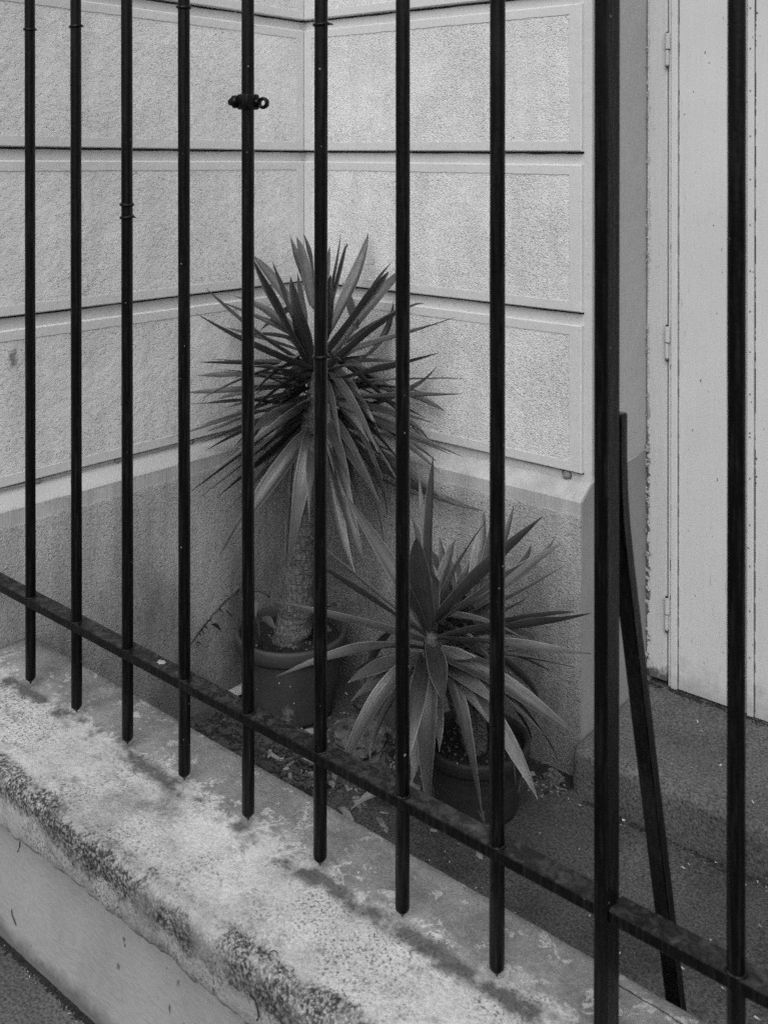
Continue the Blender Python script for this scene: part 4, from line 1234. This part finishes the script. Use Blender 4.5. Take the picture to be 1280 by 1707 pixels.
# pale half pipe along the foot of the wing
n = 12; vs, fs = [], []
for i in range(9):
    y = 1.595 + .18 * i / 8
    for s, r in ((0, .0145), (1, .0115)):
        for k in range(n + 1):
            a = math.pi * (k / n) + .35
            vs.append((XP + .020 + r * math.cos(a) * 1.15, y + .0015 * mnoise.noise(Vector((k, i, s))), ZG + .013 + r * math.sin(a)))
row = 2 * (n + 1)
for i in range(8):
    for k in range(n):
        a = i * row + k; fs.append((a, a + 1, a + row + 1, a + row))
        a = i * row + n + 1 + k; fs.append((a, a + row, a + row + 1, a + 1))
for i in (0, 8):
    for k in range(n): fs.append((i * row + k, i * row + k + 1, i * row + n + 2 + k, i * row + n + 1 + k))
tag(add('broken_gutter', mesh('broken_gutter', vs, fs, M['pale'], smooth=False)), 'pale broken half-round tile lying along the foot of the wing wall', 'tile')
vs, fs = tube([(-1.555, 1.735, ZG + .03), (-1.48, 1.705, ZG + .045), (-1.40, 1.672, ZG + .05), (-1.33, 1.66, ZG + .045)], [.006, .007, .0065, .005], 8)
tag(add('stick', mesh('stick', vs, fs, M['stone'], smooth=True)), 'short pale stick lying across the broken stone', 'stick')
def dry_leaf(pts, w, seed):
    b, c, t = [Vector(p) for p in pts]
    vs, fs, uv = leaf_mesh(b, c, t, w, Vector((0, 0, 0)), seed)
    return mesh('dry_leaf', vs, fs, M['dry'], smooth=True)
tag(add('dry_leaf', dry_leaf([(-1.245, 1.575, ZG + .04), (-1.30, 1.52, ZG + .06), (-1.335, 1.475, ZG + .008)], .02, 4)), 'curled dry leaf fallen against the grooved pot', 'dry leaf')
for i, (x, y, a, L) in enumerate([(-1.50, 1.52, .4, .09), (-1.42, 1.49, 2.2, .07), (-1.56, 1.60, 1.2, .08), (-1.33, 1.45, 2.9, .06)]):
    d = Vector((math.cos(a), math.sin(a), 0)) * L / 2
    p = Vector((x, y, ZG + .008))
    tag(add('dry_leaf', dry_leaf([p - d, p + Vector((0, 0, .03)), p + d], .016, 40 + i)),
        ['curled dry blade on the floor in front of the broken stone', 'short dry blade on the floor nearest the coping between the pots', 'dry blade beside the foot of the larger pot', 'small dry blade on the floor before the smaller pot'][i], 'dry leaf')
# moss and litter by the doorstep end
tag(add('moss_clump', lump('moss_clump', (-1.10, 1.822, ZG + .004), (.018, .013, .012), M['moss'], 5, sub=4, rough=.6)), 'small pale moss clump beside the end of the doorstep', 'moss')

def litter(name, n, area, m, size, seed, zf, thick=.25, keep=None):
    rg = random.Random(seed); bm = bmesh.new()
    k = 0
    while k < n:
        x, y = area(rg)
        if keep and not keep(x, y): continue
        k += 1
        s = rg.uniform(*size) * (1 if rg.random() < .85 else 1.8); a = rg.uniform(0, 6.28); el = rg.uniform(1, 3)
        Mx = Matrix.Translation((x, y, zf(x, y) + s * thick * .4)) @ Matrix.Rotation(a, 4, 'Z') @ Matrix.Rotation(rg.uniform(-.5, .5), 4, 'X')
        q = [(-el, -.6, 0), (el * rg.uniform(.3, 1), -rg.uniform(.4, 1), rg.uniform(0, .5)), (el, .6, 0), (-el * rg.uniform(.2, 1), rg.uniform(.5, 1), rg.uniform(0, .6))]
        lo = [bm.verts.new(Mx @ Vector((v[0] * s * .5, v[1] * s * .5, -thick * s * .5))) for v in q]
        hi = [bm.verts.new(Mx @ Vector((v[0] * s * .45, v[1] * s * .45, thick * s * .5 + v[2] * s * .4))) for v in q]
        bm.faces.new(hi); bm.faces.new(list(reversed(lo)))
        for i in range(4): bm.faces.new((lo[i], lo[(i + 1) % 4], hi[(i + 1) % 4], hi[i]))
    return tag(add(name, bm_mesh(name, bm, m)), kind='stuff')
zfloor = lambda x, y: ZG + .004 * mnoise.noise(Vector((x * 3, y * 3, 0)))
litter('leaf_litter', 260, lambda r: (r.uniform(-1.80, -.3), r.uniform(1.13, 1.80)), M['chip'], (.001, .0028), 1, zfloor)
litter('leaf_litter', 45, lambda r: (r.gauss(-1.09, .03), r.gauss(1.80, .02)), M['dry'], (.002, .0045), 2, zfloor, keep=lambda x, y: x < -1.05 and y < 1.85)
litter('dark_litter', 700, lambda r: (r.uniform(-1.25, -1.04), r.gauss(1.835, .018)), M['dark'], (.002, .006), 3, zfloor, keep=lambda x, y: x < -1.06 and y < 1.853)
litter('dark_litter', 1200, lambda r: (r.uniform(-1.80, -1.40), r.gauss(1.50 - .0, .09)), M['dark'], (.002, .006), 4, zfloor, keep=lambda x, y: y > 1.15)
litter('leaf_litter', 220, lambda r: (r.gauss(-1.42, .12), r.gauss(1.60, .07)), M['dry'], (.004, .011), 12, zfloor, keep=lambda x, y: y > 1.2 and x > -1.62)
litter('dark_litter', 500, lambda r: (r.uniform(-1.02, -.25), 1.802 + abs(r.gauss(0, .0)) - abs(r.gauss(0, .008))), M['dark'], (.0015, .004), 5, zfloor)
litter('leaf_litter', 60, lambda r: (r.uniform(-1.02, -.25), 1.800 - abs(r.gauss(0, .012))), M['chip'], (.001, .003), 6, zfloor)
litter('leaf_litter', 46, lambda r: (r.uniform(-1.03, -.45), r.uniform(1.86, 2.10)), M['chip'], (.001, .003), 7, lambda x, y: ZS + .0005)
litter('dark_litter', 700, lambda r: (r.uniform(-1.055, -.3), 2.137 - abs(r.gauss(0, .006))), M['dark'], (.0015, .005), 8, lambda x, y: ZS + .001)
litter('gutter_dirt', 3000, lambda r: (r.uniform(-1.8, -.9), .862 - abs(r.gauss(0, .005))), M['dark'], (.001, .0035), 9, lambda x, y: .0005)
litter('gutter_dirt', 60, lambda r: (r.uniform(-1.8, -.9), .858 - abs(r.gauss(0, .01))), M['chip'], (.001, .002), 10, lambda x, y: .0005)
# little twigs and caterpillar-dark bits caught on the wall and coping
def twig(pts, r, label):
    vs, fs = tube(pts, r * .6, 6)
    tag(add('twig', mesh('twig', vs, fs, M['twig'], smooth=True)), label, 'twig')
twig([(-1.4825,0.8620,0.0576), (-1.4815,0.8620,0.0503), (-1.4762,0.8620,0.0450), (-1.4699,0.8620,0.0390)], .0012, 'thin dark stalk stuck on the low wall near its left end')
twig([(-1.4127,0.8350,0.2059), (-1.4127,0.8350,0.1985), (-1.4183,0.8350,0.1886)], .0018, 'dark curl hanging under the coping edge')
twig([(-0.9030,0.8559,0.2785), (-0.9066,0.8612,0.2785), (-0.9042,0.8657,0.2785), (-0.8988,0.8655,0.2785), (-0.8954,0.8612,0.2785)], .0010, 'tiny hooked dark curl lying on the pale coping')
twig([(-0.9101,0.8320,0.2430), (-0.9019,0.8320,0.2418), (-0.8978,0.8320,0.2356), (-0.8948,0.8320,0.2261), (-0.8978,0.8320,0.2203)], .0022, 'black shrivelled scrap stuck on the coping nose')

print('objects', len(bpy.data.objects))
